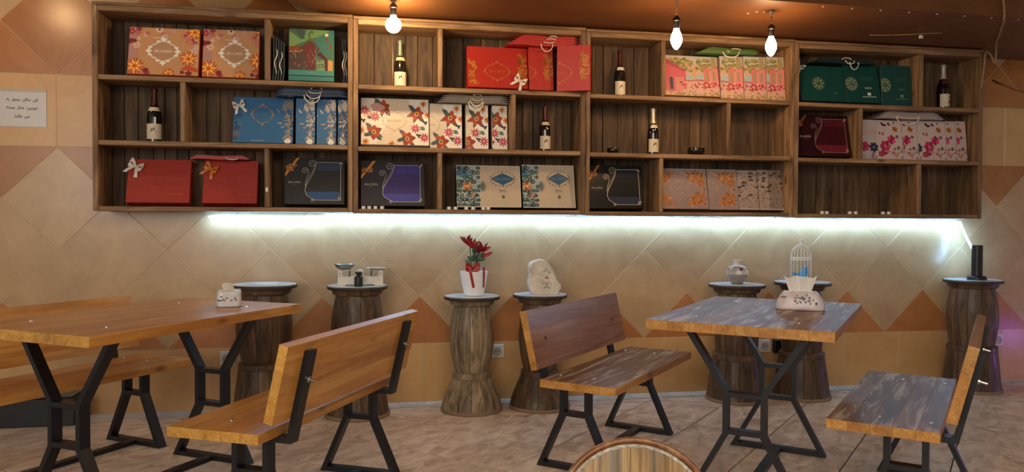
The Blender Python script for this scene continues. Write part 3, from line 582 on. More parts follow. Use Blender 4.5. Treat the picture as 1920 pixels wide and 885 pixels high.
# unit 3
gift_box('gift_box', 'wide gift box printed with a pink village', 2, 0, 2.033, 2.391, .262, pat_village, '#a88878')
vl = ['first narrow village-print box beside the wide one', 'second narrow village-print box from the wide one', 'narrow village-print box against the right end panel']
for k, (a, b) in enumerate(((2.395, 2.547), (2.551, 2.70), (2.704, 2.825))): gift_box('gift_box', vl[k], 2, 0, a, b, .268+.004*k, pat_village, '#a88878', full=.36, lean=.03, d=.10, group='narrow village-print boxes')
gift_box('gift_box', 'black gift box with pale gold scroll frame', 2, 2, 1.561, 1.906, .270, pat_scroll('#0b0b0e', '#141519', '#2c3448', flat('#c8bca8', .3, .4)), '#0a0a0c')
gift_box('gift_box', 'rose gold foil box with full diamond emblem', 2, 2, 2.018, 2.322, .256, pat_pinkgold, '#8a7672', group='rose gold foil boxes')
gift_box('gift_box', 'rose gold foil box half hidden beside its twin', 2, 2, 2.326, 2.520, .256, pat_pinkgold, '#8a7672', full=.304, group='rose gold foil boxes', lean=.05)
gift_box('gift_box', 'grey leaf-patterned box next to the rose gold ones', 2, 2, 2.524, 2.659, .254, pat_grey, '#8a7a72', du=0, group='grey patterned boxes', lean=.05)
gift_box('gift_box', 'grey leaf-patterned box beside the right end panel', 2, 2, 2.663, 2.832, .258, pat_grey, '#8a7a72', du=.1, group='grey patterned boxes', lean=.05)
# unit 4
gift_box('gift_box', 'dark green gift box with faint rosette and white bow', 3, 0, 2.934, 3.253, .240, pat_green(0, 0), '#0a302e', bow=(.05, .97, CR, 1.2, .8))
gift_box('gift_box', 'dark green gift box with bright rosette and white lettering', 3, 0, 3.257, 3.498, .252, pat_green(0, 1), '#0a302e')
gift_box('gift_box', 'dark green gift box with half rosette beside the divider', 3, 0, 3.502, 3.720, .264, pat_green(0, 2), '#0a302e', lean=.03)
gift_box('gift_box', 'maroon gift box with gold scroll frame', 3, 1, 2.919, 3.292, .272, pat_scroll('#2a0c12', '#3c0d18', '#6c1f30', flat('#b08a80', .3, .4)), '#2a0c12')
pl_ = ['wide white box with magenta flowers and emblem', 'first narrow magenta-flower box, right of the wide one', 'medium magenta-flower box between narrow ones', 'narrow magenta-flower box, second from the right end', 'rightmost narrow magenta-flower box']
for k, (a, b) in enumerate(((3.358, 3.674), (3.678, 3.785), (3.788, 3.995), (3.998, 4.072), (4.076, 4.150))):
    gift_box('gift_box', pl_[k], 3, 1, a, b, .258+.002*k, pat_pinkfl, '#b0a09e', full=.316, lean=.03, d=.07, yb=-.165, group='magenta flower boxes')

# ------------------------------------------------------------------ flattened paper bags lying on the boxes
def flat_bag(label, group, x0, x1, y0, y1, z, th, mat, handle=None, skew=0., rz=0., tilt=0.):
    w = x1-x0; d = y1-y0; n = 9; v = []; f = []
    for i in range(n+1):
        t = i/n; wv = .0022*math.sin(t*9)
        pin = 1-.75*(1-min(1, min(t, 1-t)*9))
        zt = th*pin
        v += [(w*t+skew*0, 0, wv), (w*t, 0, wv+zt), (w*t, d, wv+zt*.9), (w*t, d, wv)]
    for i in range(n):
        for k in range(4): f.append((4*i+k, 4*i+(k+1) % 4, 4*i+4+(k+1) % 4, 4*i+4+k))
    f += [(0, 3, 2, 1), (4*n, 4*n+1, 4*n+2, 4*n+3)]
    T = thing('paper_bag', label, 'paper bag', (x0, y0, z), rz, group); T.rotation_euler.y = tilt
    obj('folded_paper', mesh('bag', v, f, [mat]), T)
    if handle:
        cx, wd, drop, hm = handle
        pts = [(cx*w-wd/2, .004, th*.6), (cx*w-wd/2, -.006, th*.5)]+[(cx*w+wd/2*math.cos(PI+PI*i/10), -.009, th*.5+drop*math.sin(PI+PI*i/10)) for i in range(11)]+[(cx*w+wd/2, -.006, th*.5), (cx*w+wd/2, .004, th*.6)]
        obj('cord_handle', tube_me(pts, .003, hm, 6), T, label='white cord handle')
    return T
ORD3 = ['lowest', 'middle', 'topmost']; ORD4 = ['lowest', 'second lowest', 'second highest', 'topmost']; ORD5 = ['lowest', 'second lowest', 'middle', 'second highest', 'topmost']; ORDL = ['first', 'second', 'third', 'fourth', 'fifth', 'sixth']
BLUEP = flat('#1c3f66', .5); BLUED = flat('#15263c', .5); REDP = flat('#b0241e', .5); GREYP = flat('#8f8478', .55); GREENP = flat('#3c6a2c', .5); DGP = flat('#0a2626', .5); LILP = flat('#a89a98', .55)
for k in range(4): flat_bag(ORD4[k]+' flattened blue paper bag of the pile on the narrow blue boxes', 'blue bags in the pile', -.242+.006*k, .155-.004*k, -.19, -.05, ROW[1]+uz(0)+.2735+.0108*k, .0098, BLUED if k % 2 else BLUEP, (.5+.02*k, .085-.008*k, [.045, .030, .012, -.012][k], CR))
for k in range(4): flat_bag(ORD4[k]+' flattened red paper bag of the pile on the red gold boxes', 'red bags in the pile', 1.055+.022*k, 1.497-.002*k, -.205, -.055, ROW[0]+uz(1)+.2722+.0143*k, .0132, REDP, (.53+.01*k, .07-.01*k, [.042, .006, -.004, -.006][k], CR))
for k in range(4): flat_bag(ORD4[k]+' flattened pale paper bag of the pile on the white floral boxes', 'pale bags in the pile', .655+.010*k, 1.070-.003*k, -.19, -.05, ROW[1]+uz(1)+.2705+.0112*k, .0100, GREYP, (.53, .085-.012*k, [.05, .034, .016, -.01][k], CORD))
for k in range(5): flat_bag(ORD5[k]+' flattened white paper bag of the pile on the magenta flower boxes', 'white bags in the pile', 3.455+.014*k, 3.955-.012*k, -.185, -.055, ROW[1]+uz(3)+.2710+.0088*k, .0078, LILP, (.45, .16, [.04, .012, .004, -.004, -.006][k], CORD) if k < 2 else None)
for k in range(3): flat_bag(ORD3[k]+' flattened dark green paper bag of the pile on the green boxes', 'dark green bags in the pile', 3.02+.02*k, 3.46-.02*k, -.185, -.055, ROW[0]+uz(3)+.2668+.0095*k, .0085, DGP, (.62-.06*k, .06, [.045, .02, -.008][k], CR))
flat_bag('flattened red paper bag lying across the two plain red boxes', None, -.69, -.385, -.165, -.035, ROW[2]+uz(0)+.263, .020, flat('#a3281c', .5), (.72, .06, .012, CR))
for k in range(3): flat_bag(ORD3[k]+' flattened olive green paper bag fanned over the village boxes', 'olive bags in the fan', 2.235+.03*k, 2.62+.02*k, -.185, -.06, ROW[0]+uz(2)+.283+.0135*k, .0115, GREENP if k != 1 else flat('#5a5a2c', .5), (.55, .10-.02*k, [.03, .012, -.004][k], CORD), rz=-.08+.08*k)
# dark bags standing on edge beside the green art box
def edge_bag(label, group, x, y0, y1, z, h, lean, handle):
    T = thing('paper_bag', label, 'paper bag', (x, y0, z), 0, group); T.rotation_euler.y = lean
    v = []; f = []; d = y1-y0
    for i in range(7): t = i/6; wv = .004*math.sin(t*5); v += [(wv, 0, h*t), (wv+.0075, 0, h*t), (wv+.0075, d, h*t), (wv, d, h*t)]
    for i in range(6):
        for k in range(4): f.append((4*i+k, 4*i+(k+1) % 4, 4*i+4+(k+1) % 4, 4*i+4+k))
    f += [(3, 2, 1, 0), (24, 25, 26, 27)]; obj('folded_paper', mesh('bag', v, f, [flat('#141d20', .45)]), T)
    if handle: obj('cord_handle', tube_me([(.004+.006*math.sin(i*.9), -.006-.012*math.sin(PI*i/9), h*(.72-.06*i)) for i in range(10)], .0026, CR, 6), T, label='white cord handle')
zz = ROW[0]+uz(0)+.002
for k in range(5): edge_bag(ORDL[k]+' folded dark bag from the divider, on edge left of the art box', 'dark bags left of the art box', -.258+.0135*k, -.2, -.06, zz, .255-.01*k, .05, k in (1, 3))
for k in range(2): edge_bag(['inner', 'outer'][k]+' folded dark bag on edge, right of the green art box', 'dark bags right of the art box', .124+.012*k, -.2, -.06, zz, .25, 0, True)

# ------------------------------------------------------------------ bottles, bowls, tealights on the shelves
def bottle(label, x, y, z, h, r, foil, neck, glassc='#0d0f0c', rz=-1.45, red=False, wavy=False):
    T = thing('sparkling_bottle', label, 'bottle', (x, y, z+.0006), 0, 'bottles on the shelves')
    pr = [(0, .01), (r*.8, .0), (r, .006), (r, h*.44), (r*.95, h*.52), (r*.75, h*.60), (r*.5, h*.67), (r*.40, h*.73), (r*.36, h*.80)]
    obj('glass_body', lathe_me(pr, flat(glassc, .08, 0, .6, .5), 24), T)
    fr = [(r*.51, h*.665), (r*.44, h*.72), (r*.40, h*.78), (r*.37, h*.92), (r*.44, h*.925), (r*.45, h*.96), (r*.38, h*.985), (0, h)]
    obj('foil_cap', lathe_me(fr, foil, 20), T)
    nl = [(r*.86, h*.565), (r*.78, h*.60), (r*.66, h*.635)]
    obj('neck_label', lathe_me([(a+.0012, b) for a, b in nl], neck, 12, a0=rz-1.0, a1=rz+1.0), T)
    lw = 2.5; L0, L1 = h*.06, h*.335
    lab = obj('front_label', lathe_me([(r+.0009, L0), (r+.0009, L1)], flat('#d8cbb4', .55), 18, a0=rz-lw/2, a1=rz+lw/2), T)
    p = Print(lw*r, L1-L0); w = lw*r; hh = L1-L0
    if red: p.poly([(w*.5, hh*.1), (w*.8, hh*.2), (w*.82, hh*.9), (w*.55, hh*.9)], '#a82820'); p.leaf(w*.5, hh*.3, .03, .02, .4, '#c8402c'); p.leaf(w*.55, hh*.75, .02, .014, 0, '#c86a2c')
    else:
        p.poly([(w*.32, hh*.42), (w*.4, hh*.74), (w*.46, hh*.6), (w*.52, hh*.8), (w*.64, hh*.42)], '#3a3630'); p.poly([(w*.3, hh*.38), (w*.68, hh*.34), (w*.68, hh*.42), (w*.3, hh*.44)], '#55504a')
        p.strip([(w*.3, hh*.25), (w*.7, hh*.25)], .003, '#6a5a48'); p.strip([(w*.34, hh*.16), (w*.66, hh*.16)], .002, '#8a7a64')
    a0 = rz-lw/2; p.build(lab, 'label_print', wrap=lambda a, b, c: ((r+.0012-b*.6)*math.cos(a0+a/r), (r+.0012-b*.6)*math.sin(a0+a/r), L0+c))
    return T
RF = flat('#4a1512', .35, .3); GF = flat('#8f9a7c', .3, .6); WF = flat('#c8bda6', .35, .4); NW = flat('#d8cbb4', .5); NG = flat('#c9b48a', .45)
bottle('dark bottle with maroon foil, alone in the left middle compartment', -.881, -.13, ROW[1]+uz(0), .302, .0385, RF, NW)
bottle('bottle with pale green foil behind the round bulb', .443, -.13, ROW[0]+uz(1), .284, .0355, GF, NG, '#1a130c')
bottle('bottle with maroon foil, right of the white floral boxes', 1.298, -.13, ROW[1]+uz(1), .280, .0345, RF, NW)
bottle('bottle with maroon foil, right of the red gold boxes', 1.761, -.13, ROW[0]+uz(2), .288, .0345, RF, NW)
bottle('bottle with silvery foil between two small dark bowls', 1.977, -.13, ROW[1]+uz(2), .290, .0345, WF, NW)
bottle('bottle with red fruit label in the top right compartment', 3.986, -.13, ROW[0]+uz(3), .300, .040, WF, flat('#5a2a20', .4), '#1a0c0a', red=True)
def bowl(label, x, z, r, h, k):
    T = thing('dark_bowl', label, 'bowl', (x, -.15, z+.0006), 0, 'small dark bowls')
    obj('bowl_body', lathe_me([(0, 0), (r*.6, 0), (r*.92, h*.35), (r, h*.7), (r*.93, h), (r*.86, h), (r*.9, h*.7), (r*.6, h*.3), (0, h*.25)], flat('#1a110e', .2, 0, .6), 20), T)
    rr = random.Random(k); bs = []
    for i in range(14):
        a = rr.random()*6.3; q = rr.random()*r*.75; bs.append(moved(lathe_me([(0, -.006), (.005, -.003), (.005, .003), (0, .006)], flat('#2a2420', .12, .3) if i % 3 else flat('#b8ac9c', .2, .4), 6), (q*math.cos(a), q*math.sin(a), h*.95+rr.random()*.006)))
    obj('beads', join(bs), T)['kind'] = 'stuff'
bowl('small dark bowl of beads left of the silvery bottle', 1.715, ROW[1]+uz(2), .036, .034, 1)
bowl('larger dark bowl of beads right of the silvery bottle', 2.25, ROW[1]+uz(2), .054, .048, 2)
TL = [lathe_me([(0, 0), (.0125, 0), (.0125, .016), (.0112, .016), (.011, .013), (0, .013)], flat('#dcdad6', .35, .2), 14), lathe_me([(0, .013), (.0008, .013), (.0006, .019), (0, .0195)], flat('#3a342e', .8), 6)]
for lab, grp, u, xs in (('white tealight in the row of four before the purple box', 'tealights by the purple box', 1, (.238, .270, .304, .340)), ('white tealight lined up before the cream scrollwork box', 'tealights by the cream box', 1, (.718, .756, .817, .857, .916, .945)),
                        ('white tealight in the pair nearest the left of the empty row', 'first tealight pair', 3, (3.059, 3.092)), ('white tealight in the middle pair of the empty row', 'middle tealight pair', 3, (3.251, 3.292)), ('white tealight in the right pair of the empty row', 'right tealight pair', 3, (3.485, 3.525))):
    for i_, x in enumerate(xs):
        T = thing('tealight', (ORDL[i_]+' from the left, '+lab) if len(xs) > 2 else (['left', 'right'][i_]+' one, '+lab), 'tealight', (x, -.228, ROW[2]+uz(u)+.0006), 0, grp); obj('cup', TL[0], T); obj('wick', TL[1], T)

# ------------------------------------------------------------------ pedestal barrels along the wall
def smooth_prof(pts, n):
    out = []
    for i in range(n+1):
        t = i/n*(len(pts)-1); k = min(int(t), len(pts)-2); u = t-k
        p0, p1, p2, p3 = pts[max(k-1, 0)], pts[k], pts[k+1], pts[min(k+2, len(pts)-1)]
        out.append(tuple(.5*((2*p1[j])+(-p0[j]+p2[j])*u+(2*p0[j]-5*p1[j]+4*p2[j]-p3[j])*u*u+(-p0[j]+3*p1[j]-3*p2[j]+p3[j])*u**3) for j in (0, 1)))
    return out
def stave_me(prof, ang, mat, gap=.0012, th=.012):
    v = []; f = []; k = len(prof); cols = 4
    for lay in (0, 1):
        for c in range(cols):
            for r, z in prof:
                rr = r-th*lay; a = (-ang/2+ang*c/(cols-1))*(1-gap*2/(ang*r)); v.append((rr*math.cos(a)+(.0012 if c in (1, 2) and not lay else 0), rr*math.sin(a), z))
    def id(l, c, i): return (l*cols+c)*k+i
    for c in range(cols-1):
        for i in range(k-1): f.append((id(0, c, i), id(0, c+1, i), id(0, c+1, i+1), id(0, c, i+1)))
    for i in range(k-1): f += [(id(0, 0, i), id(0, 0, i+1), id(1, 0, i+1), id(1, 0, i)), (id(0, cols-1, i+1), id(0, cols-1, i), id(1, cols-1, i), id(1, cols-1, i+1))]
    for i in (0, k-1):
        for c in range(cols-1): f.append((id(0, c, i), id(1, c, i), id(1, c+1, i), id(0, c+1, i)))
    me = mesh('stave', v, f, [mat], None, True); me.set_sharp_from_angle(angle=math.radians(35)); return me
def barrel(label, x, y, ht, rd, rc, rt, rm, rn, rb, zn, mat, nst=11, edge=DISC_EDGE):
    T = thing('barrel_pedestal', label, 'barrel stand', (x, y, 0), random.random()*.5, 'wooden barrel pedestals along the wall')
    obj('top_disc', lathe_me([(0, ht-.02), (rd-.004, ht-.02), (rd, ht-.014), (rd, ht-.005), (rd-.005, ht), (0, ht)], edge, 40, mats=[edge, DISC], seg_mat=[0, 0, 0, 0, 1]), T)
    obj('collar', lathe_me([(rt-.012, ht-.055), (rc-.006, ht-.050), (rc, ht-.038), (rc+.006, ht-.0205), (0, ht-.0205)], mat, 32), T)
    zu = ht-.05
    pu = smooth_prof([(rn, zn+.018), (rn+(rm-rn)*.62, zn+(zu-zn)*.25), (rm, zn+(zu-zn)*.52), (rt+(rm-rt)*.62, zn+(zu-zn)*.8), (rt, zu)], 10)
    st = stave_me(pu, 2*PI/nst, mat)
    for k in range(nst): obj('stave', st, T, (0, 0, 0), (0, 0, 2*PI*k/nst))
    obj('waist_band', lathe_me([(rn-.01, zn-.016), (rn+.020, zn-.014), (rn+.019, zn+.014), (rn+.004, zn+.022), (rn-.012, zn+.022)], mat, 32), T)
    pl2 = smooth_prof([(rb, .012), (rb-.010, .06), (rn+(rb-rn)*.62, zn*.55), (rn+.018, zn-.016)], 8); n2 = nst+2; s2 = stave_me(pl2, 2*PI/n2, mat)
    for k in range(n2): obj('base_stave', s2, T, (0, 0, 0), (0, 0, 2*PI*(k+.5)/n2))
    obj('base_rim', lathe_me([(rb-.02, 0), (rb+.003, 0), (rb+.006, .009), (rb+.002, .019), (rb-.004, .021)], RIM, 40), T)
    obj('core', lathe_me([(0, .01), (rn-.02, .02), (rn-.02, ht-.03), (0, ht-.03)], flat('#1a120c', .8), 16), T)
    return T
barrel('wooden barrel pedestal behind the long orange table', -.30, -.200, .745, .178, .145, .118, .150, .118, .175, .30, BARREL_D)
barrel('wooden barrel pedestal carrying the kitchen scale', .205, -.195, .732, .169, .140, .118, .146, .118, .18, .30, BARREL_D)
barrel('greyish wooden barrel pedestal under the potted flower', .857, -.187, .664, .163, .128, .100, .129, .092, .176, .205, BARREL)
barrel('wooden barrel pedestal under the white stone', 1.262, -.187, .668, .161, .128, .098, .126, .094, .176, .205, BARREL_D)
barrel('wooden barrel pedestal under the round glass vase', 2.507, -.195, .715, .172, .140, .112, .132, .124, .180, .27, BARREL_D)
barrel('wooden barrel pedestal under the white birdcage', 2.95, -.195, .724, .172, .132, .104, .128, .118, .176, .27, BARREL_D)
barrel('rightmost wooden barrel pedestal holding the black lamp', 4.178, -.195, .726, .176, .146, .126, .150, .128, .176, .28, BARREL_D)

# ------------------------------------------------------------------ things on the barrels
# papers on the first barrel
p1 = tag(obj('paper_sheet', box_me(-.06, .06, -.035, .035, 0, .0012, flat('#dfe6ea', .4), 0), None, (-.29, -.17, .7456), (0, 0, .25)), 'white paper sheet on the barrel top behind the orange table, rear one', 'paper', 'papers on the barrel')
p2 = tag(obj('paper_sheet', box_me(-.055, .055, -.03, .03, 0, .0012, flat('#d6dfe6', .4), 0), None, (-.285, -.235, .7456), (0, 0, -.12)), 'white paper sheet on the barrel top behind the orange table, front one', 'paper', 'papers on the barrel')
# kitchen scale
IV = flat('#d6d6ce', .35); DKG = flat('#3a3c3c', .4)
T = thing('kitchen_scale', 'cream two-pan kitchen scale on the barrel', 'scale', (.222, -.185, .733))
obj('body', prism_me([(-.125, 0), (-.085, 0), (-.075, .010), (.068, .010), (.08, 0), (.125, 0), (.125, .044), (.118, .05), (.02, .05), (.014, .078), (.004, .086), (-.012, .086), (-.022, .078), (-.028, .05), (-.118, .05), (-.125, .044)], -.045, .045, IV), T)
obj('dial_window', box_me(-.016, .008, -.047, -.0445, .056, .076, DKG, 0), T, label='dark dial window')
for s_ in (-1, 1):
    obj('pan_bracket', join([box_me(s_*.112-.012, s_*.112+.012, -.04, -.03, .05, .083, IV, .001), box_me(s_*.06-.004, s_*.06+.004, -.03, .03, .05, .085, DKG, .001), box_me(s_*.085-.03, s_*.085+.03, -.03, .03, .082, .087, IV, .001), box_me(s_*.112-.003, s_*.112+.003, -.0415, -.0398, .064, .070, DKG, 0)]), T)
obj('bowl_pan', moved(lathe_me([(0, .088), (.03, .090), (.048, .100), (.058, .114), (.061, .118), (.059, .118), (.046, .103), (.028, .093), (0, .091)], flat('#9a958c', .3, .8), 24), (-.088, 0, 0)), T, label='deep metal pan')
obj('plate_pan', moved(lathe_me([(0, .088), (.05, .089), (.062, .096), (.060, .098), (.048, .092), (0, .091)], flat('#b9b4ac', .3, .8), 24), (.085, 0, 0)), T, label='shallow metal pan')
T = thing('iron_weight', 'black iron weight standing before the kitchen scale', 'weight', (.212, -.285, .733))
obj('weight_body', lathe_me([(0, 0), (.0225, 0), (.0235, .004), (.0235, .048), (.021, .054), (.012, .059), (.011, .066)], flat('#16181a', .5), 20), T)
obj('knob', lathe_me([(.011, .066), (.019, .072), (.020, .078), (.015, .082), (0, .083)], flat('#16181a', .5), 16), T)
# potted flower
T = thing('potted_flower', 'white pot with red artificial flowers and a red ribbon', 'potted plant', (.868, -.187, .665))
obj('pot', lathe_me([(0, 0), (.052, 0), (.056, .003), (.072, .075), (.080, .135), (.080, .141), (.076, .141), (.070, .120), (0, .118)], flat('#e9ecef', .3), 32), T)
obj('soil', lathe_me([(0, .128), (.07, .122)], flat('#3a2a1e', .9, grain=.4), 20), T)
REDF = flat('#8f0f1a', .45); LEAF = flat('#4c6a50', .5); STEMM = flat('#4a5a38', .6)
for dx, dy, hh in ((0, 0, .25), (.03, .005, .25), (-.024, .006, .29)): obj('stem', tube_me([(dx*.2, dy, .12), (dx*.5, dy, .17), (dx, dy, hh)], .0028, STEMM, 6), T)
def petal(l, w, cup, m):
    v = []
    for i in range(6):
        t = i/5; q = w/2*math.sin(PI*min(1, .12+t*.88))**.7; z = l*t; y = -cup*math.sin(t*PI*.7); v += [(-q, y+q*.35, z), (0, y, z), (q, y+q*.35, z)]
    return mesh('petal', v, [(3*i+a, 3*i+a+1, 3*i+a+4, 3*i+a+3) for i in range(5) for a in (0, 1)], [m], None, True)
pet = petal(.060, .022, .010, REDF); rr = random.Random(21)
for cx, cy, cz, lx in ((-.040, 0, .312, -.35), (-.008, -.015, .285, .0), (.048, 0, .268, .45), (-.022, .02, .298, -.1), (.028, -.012, .258, .2), (.055, -.01, .235, 1.25)):
    for k in range(7 if lx < 1 else 3):
        obj('petal', pet, T, (cx, cy, cz-.01), (rr.uniform(-.75, .75), lx+rr.uniform(-.75, .75), rr.uniform(0, 6.28)))
lf = petal(.062, .026, .008, LEAF)
for k in range(13): obj('leaf', lf, T, (rr.uniform(-.02, .03), rr.uniform(-.015, .015), rr.uniform(.175, .245)), (rr.uniform(-1, 1), rr.uniform(-1.5, 1.5), rr.uniform(0, 6.28)))
rb = ribbon_bow(flat('#a3101c', .3), 1.6); obj('ribbon_bow', rb, T, (-.012, -.03, .160), label='red satin bow')
for x0, x1 in ((-.030, -.012), (.046, .058)):
    v = []
    for i in range(8):
        t = i/7; z = .15-.100*t; rr_ = (.080 if z > .135 else .072+(z-.075)*.135)+.003; x = x0+(x1-x0)*t; a = -PI/2+x/.075
        for q in (-.1, .1): v.append((rr_*math.cos(a+q), rr_*math.sin(a+q), z+(.02 if i == 0 else 0)))
    obj('ribbon_tail', mesh('tail', v, [(2*i, 2*i+1, 2*i+3, 2*i+2) for i in range(7)], [flat('#a3101c', .3)]), T)
# carved stone
def stone_mesh(w, d, h, mat):
    out = [(-.36, 0), (.30, 0), (.50, .10), (.54, .26), (.40, .38), (.36, .52), (.20, .78), (.02, .97), (-.16, 1.0), (-.42, .92), (-.50, .76), (-.46, .56), (-.52, .34), (-.46, .12)]
    bm = bmesh.new(); n = 44; rings = []
    P = smooth_prof(out+[out[0]], n)[:-1]; rs = random.Random(5)
    for yy, sc in ((-.5, .90), (-.44, .97), (-.3, 1.0), (.2, 1.0), (.42, .95), (.5, .86)):
        rings.append([bm.verts.new(((p[0]*sc)*w+rs.uniform(-.002, .002), yy*d+rs.uniform(-.0015, .0015), max(0, .5+(p[1]-.5)*(sc*.5+.5))*h if p[1] > .05 else 0)) for p in P])
    for a, b in zip(rings, rings[1:]):
        for i in range(n): bm.faces.new((a[i], a[(i+1) % n], b[(i+1) % n], b[i]))
    bm.faces.new(rings[0]); bm.faces.new(rings[-1][::-1]); bmesh.ops.recalc_face_normals(bm, faces=bm.faces)
    me = bpy.data.meshes.new('stone'); bm.to_mesh(me); bm.free(); me.materials.append(mat); return me
STONE = mottled('pale_stone', '#b5ab9c', '#ddd8ce', 16, .7, bump=.5, c3='#cdc6ba')
T = thing('carved_stone', 'white rock with painted writing and a butterfly', 'stone', (1.282, -.187, .669))
obj('rock', stone_mesh(.185, .09, .205, STONE), T)
p = Print(.14, .17); ink = '#6a6258'; p.dv = 0
def bfly(cx, cy, k):
    for s_ in (-1, 1):
        p.strip([(cx+s_*k*math.sin(t*PI/8)*(1.0+.2*math.cos(t)), cy+.4*k+k*.62*math.cos(t*PI/8)*math.sin(t*PI/8)) for t in range(9)], .0018, ink); p.strip([(cx+s_*k*.75*math.sin(t*PI/8), cy-.25*k-k*.5*math.sin(t*PI/8)*math.cos(t*PI/16)) for t in range(9)], .0018, ink); p.strip([(cx, cy+.4*k), (cx+s_*k*.35, cy+.95*k)], .0012, ink)
    p.strip([(cx, cy-.3*k), (cx, cy+.45*k)], .003, ink)
bfly(.085, .042, .028)
for a, b, r in ((.085, .135, .010), (.070, .122, .009), (.098, .120, .007)): p.spiral(a, b, r, a*90, .8, .0022, '#5f6a7c', 1, 8)
for a, b in ((.082, .095), (.090, .088), (.078, .086)): p.spiral(a, b, .007, b*70, .7, .0024, '#7a4038', -1, 8)
p.ell(.088, .084, .012, .005, '#b88478'); p.text('\uFEAA\uFEB7\uFE8E\uFE91', .07, .105, .02, '#4a4a48') if False else None
pr = p.build(T, 'painted_writing', y=-.0455, label='faint painted writing and butterfly'); pr.location = (-.075, 0, .012)
# round glass vase
T = thing('glass_vase', 'round glass vase with sand and a small red heart', 'vase', (2.512, -.187, .716))
obj('glass_globe', lathe_me([(0, 0), (.034, 0), (.036, .004), (.055, .035), (.066, .062), (.064, .085), (.046, .108), (.022, .116), (.0205, .13), (.0205, .14)], glass('clear_glass', (.95, .95, .95, 1), .02, .92), 28), T)
obj('sand', lathe_me([(0, .004), (.031, .004), (.050, .035), (.0585, .056), (.052, .060), (0, .057)], flat('#a89484', .8, grain=.3), 24), T)
obj('neck_cap', lathe_me([(.0215, .116), (.0225, .138), (.026, .141), (.026, .148), (0, .149)], flat('#cfc8bd', .5), 20), T)
obj('cord', tube_me([(.023*math.cos(a*PI/6), .023*math.sin(a*PI/6), .118) for a in range(12)], .002, CORD, 5, True), T)
obj('heart_charm', prism_me([(0, 0), (.011, .011), (.011, .017), (.006, .020), (0, .016), (-.006, .020), (-.011, .017), (-.011, .011)], -.070, -.0665, flat('#7a1418', .4)), T, (-.008, 0, .082), label='small red heart')
# birdcage
WIRE = flat('#e4e2d8', .4)
T = thing('birdcage', 'small white wire birdcage with a blue bird inside', 'birdcage', (2.943, -.187, .725))
rc = .063
obj('cage_base', lathe_me([(0, 0), (rc+.003, 0), (rc+.003, .006), (rc-.002, .012), (0, .012)], WIRE, 28), T)
for z in (.022, .138, .150): obj('hoop', tube_me([(rc*math.cos(a*PI/14), rc*math.sin(a*PI/14), z) for a in range(28)], .0028, WIRE, 6, True), T)
wire = tube_me([(rc, 0, .01), (rc, 0, .15), (rc*.97, 0, .175), (rc*.85, 0, .200), (rc*.55, 0, .222), (rc*.22, 0, .234), (.004, 0, .238)], .0017, WIRE, 5)
for k in range(18): obj('wire', wire, T, (0, 0, 0), (0, 0, k*PI/9))
obj('finial', lathe_me([(0, .232), (.012, .234), (.008, .242), (.006, .25), (.010, .258), (.006, .266), (0, .268)], WIRE, 12), T)
BIRD = flat('#2a98de', .6); bd = lathe_me([(0, -.03), (.012, -.024), (.019, -.006), (.019, .010), (.013, .024), (.0, .030)], BIRD, 14)
bird = moved(bd, (.014, -.004, .045), (0, .5, 0)); head = moved(lathe_me([(0, -.012), (.009, -.008), (.012, 0), (.009, .008), (0, .012)], BIRD, 12), (.027, -.006, .076)); tail = moved(petal(.06, .018, 0, BIRD), (0, -.002, .034), (0, -1.25, 0)); beak = moved(lathe_me([(0, .006), (.003, 0), (0, 0)], flat('#d8a03c', .5), 6), (.038, -.008, .076), (0, PI/2, 0)); tail2 = moved(petal(.05, .016, 0, BIRD), (-.02, -.01, .018), (0, -.9, .3))
o = tag(obj('toy_bird', join([bird, head, tail, beak, tail2]), None, (2.943, -.187, .7225)), 'blue toy bird inside the white cage', 'bird figure'); o.scale = (1.15,)*3; o.location.z = .7212
# black lamp tube on the last barrel
T = thing('lamp_tube', 'black cylinder lamp stand on the rightmost barrel', 'lamp', (4.197, -.205, .727))
obj('foot', lathe_me([(0, 0), (.058, 0), (.058, .018), (.05, .024), (0, .024)], flat('#131316', .4), 24), T); obj('column', lathe_me([(0, .0245), (.033, .0245), (.033, .226), (.028, .226), (.028, .21), (0, .21)], flat('#17171b', .35), 24), T)

# ------------------------------------------------------------------ LED strip under the shelves
LED = emit('led_white', (.29, .60, 1, 1), 80)
pts = []
for i in range(121):
    x = -.62+(4.19+.62)*i/120; pts.append((x, -.055, 1.128-.004*(x+1.15)+.0045*math.sin(x*7.2)*(.3+.7*(x > 1.5))-(.012 if x < 0 else 0)))
def ribbon(pts, hw, mat, th=.0012, tilt=.6):
    v = []; f = []
    for p in pts: a, b = math.cos(tilt)*hw, math.sin(tilt)*hw; v += [(p[0], p[1]-a, p[2]-b), (p[0], p[1]+a, p[2]+b), (p[0], p[1]+a, p[2]+b+th), (p[0], p[1]-a, p[2]-b+th)]
    for i in range(len(pts)-1):
        for k in range(4): f.append((4*i+k, 4*i+4+k, 4*i+4+(k+1) % 4, 4*i+(k+1) % 4))
    return mesh('ribbon', v, f, [mat])
T = thing('led_strip', 'glowing white LED strip under the wall shelves', 'LED strip', (0, 0, 0))
obj('light_ribbon', ribbon(pts, .006, LED), T)
obj('strip_tail', tube_me([(4.19, -.055, 1.107), (4.215, -.09, 1.0), (4.235, -.14, .90), (4.232, -.178, .825)], .006, LED, 6), T)
obj('mount_tab', box_me(.03, .075, -.12, -.05, 1.137, 1.1385, WHITE, 0), T)

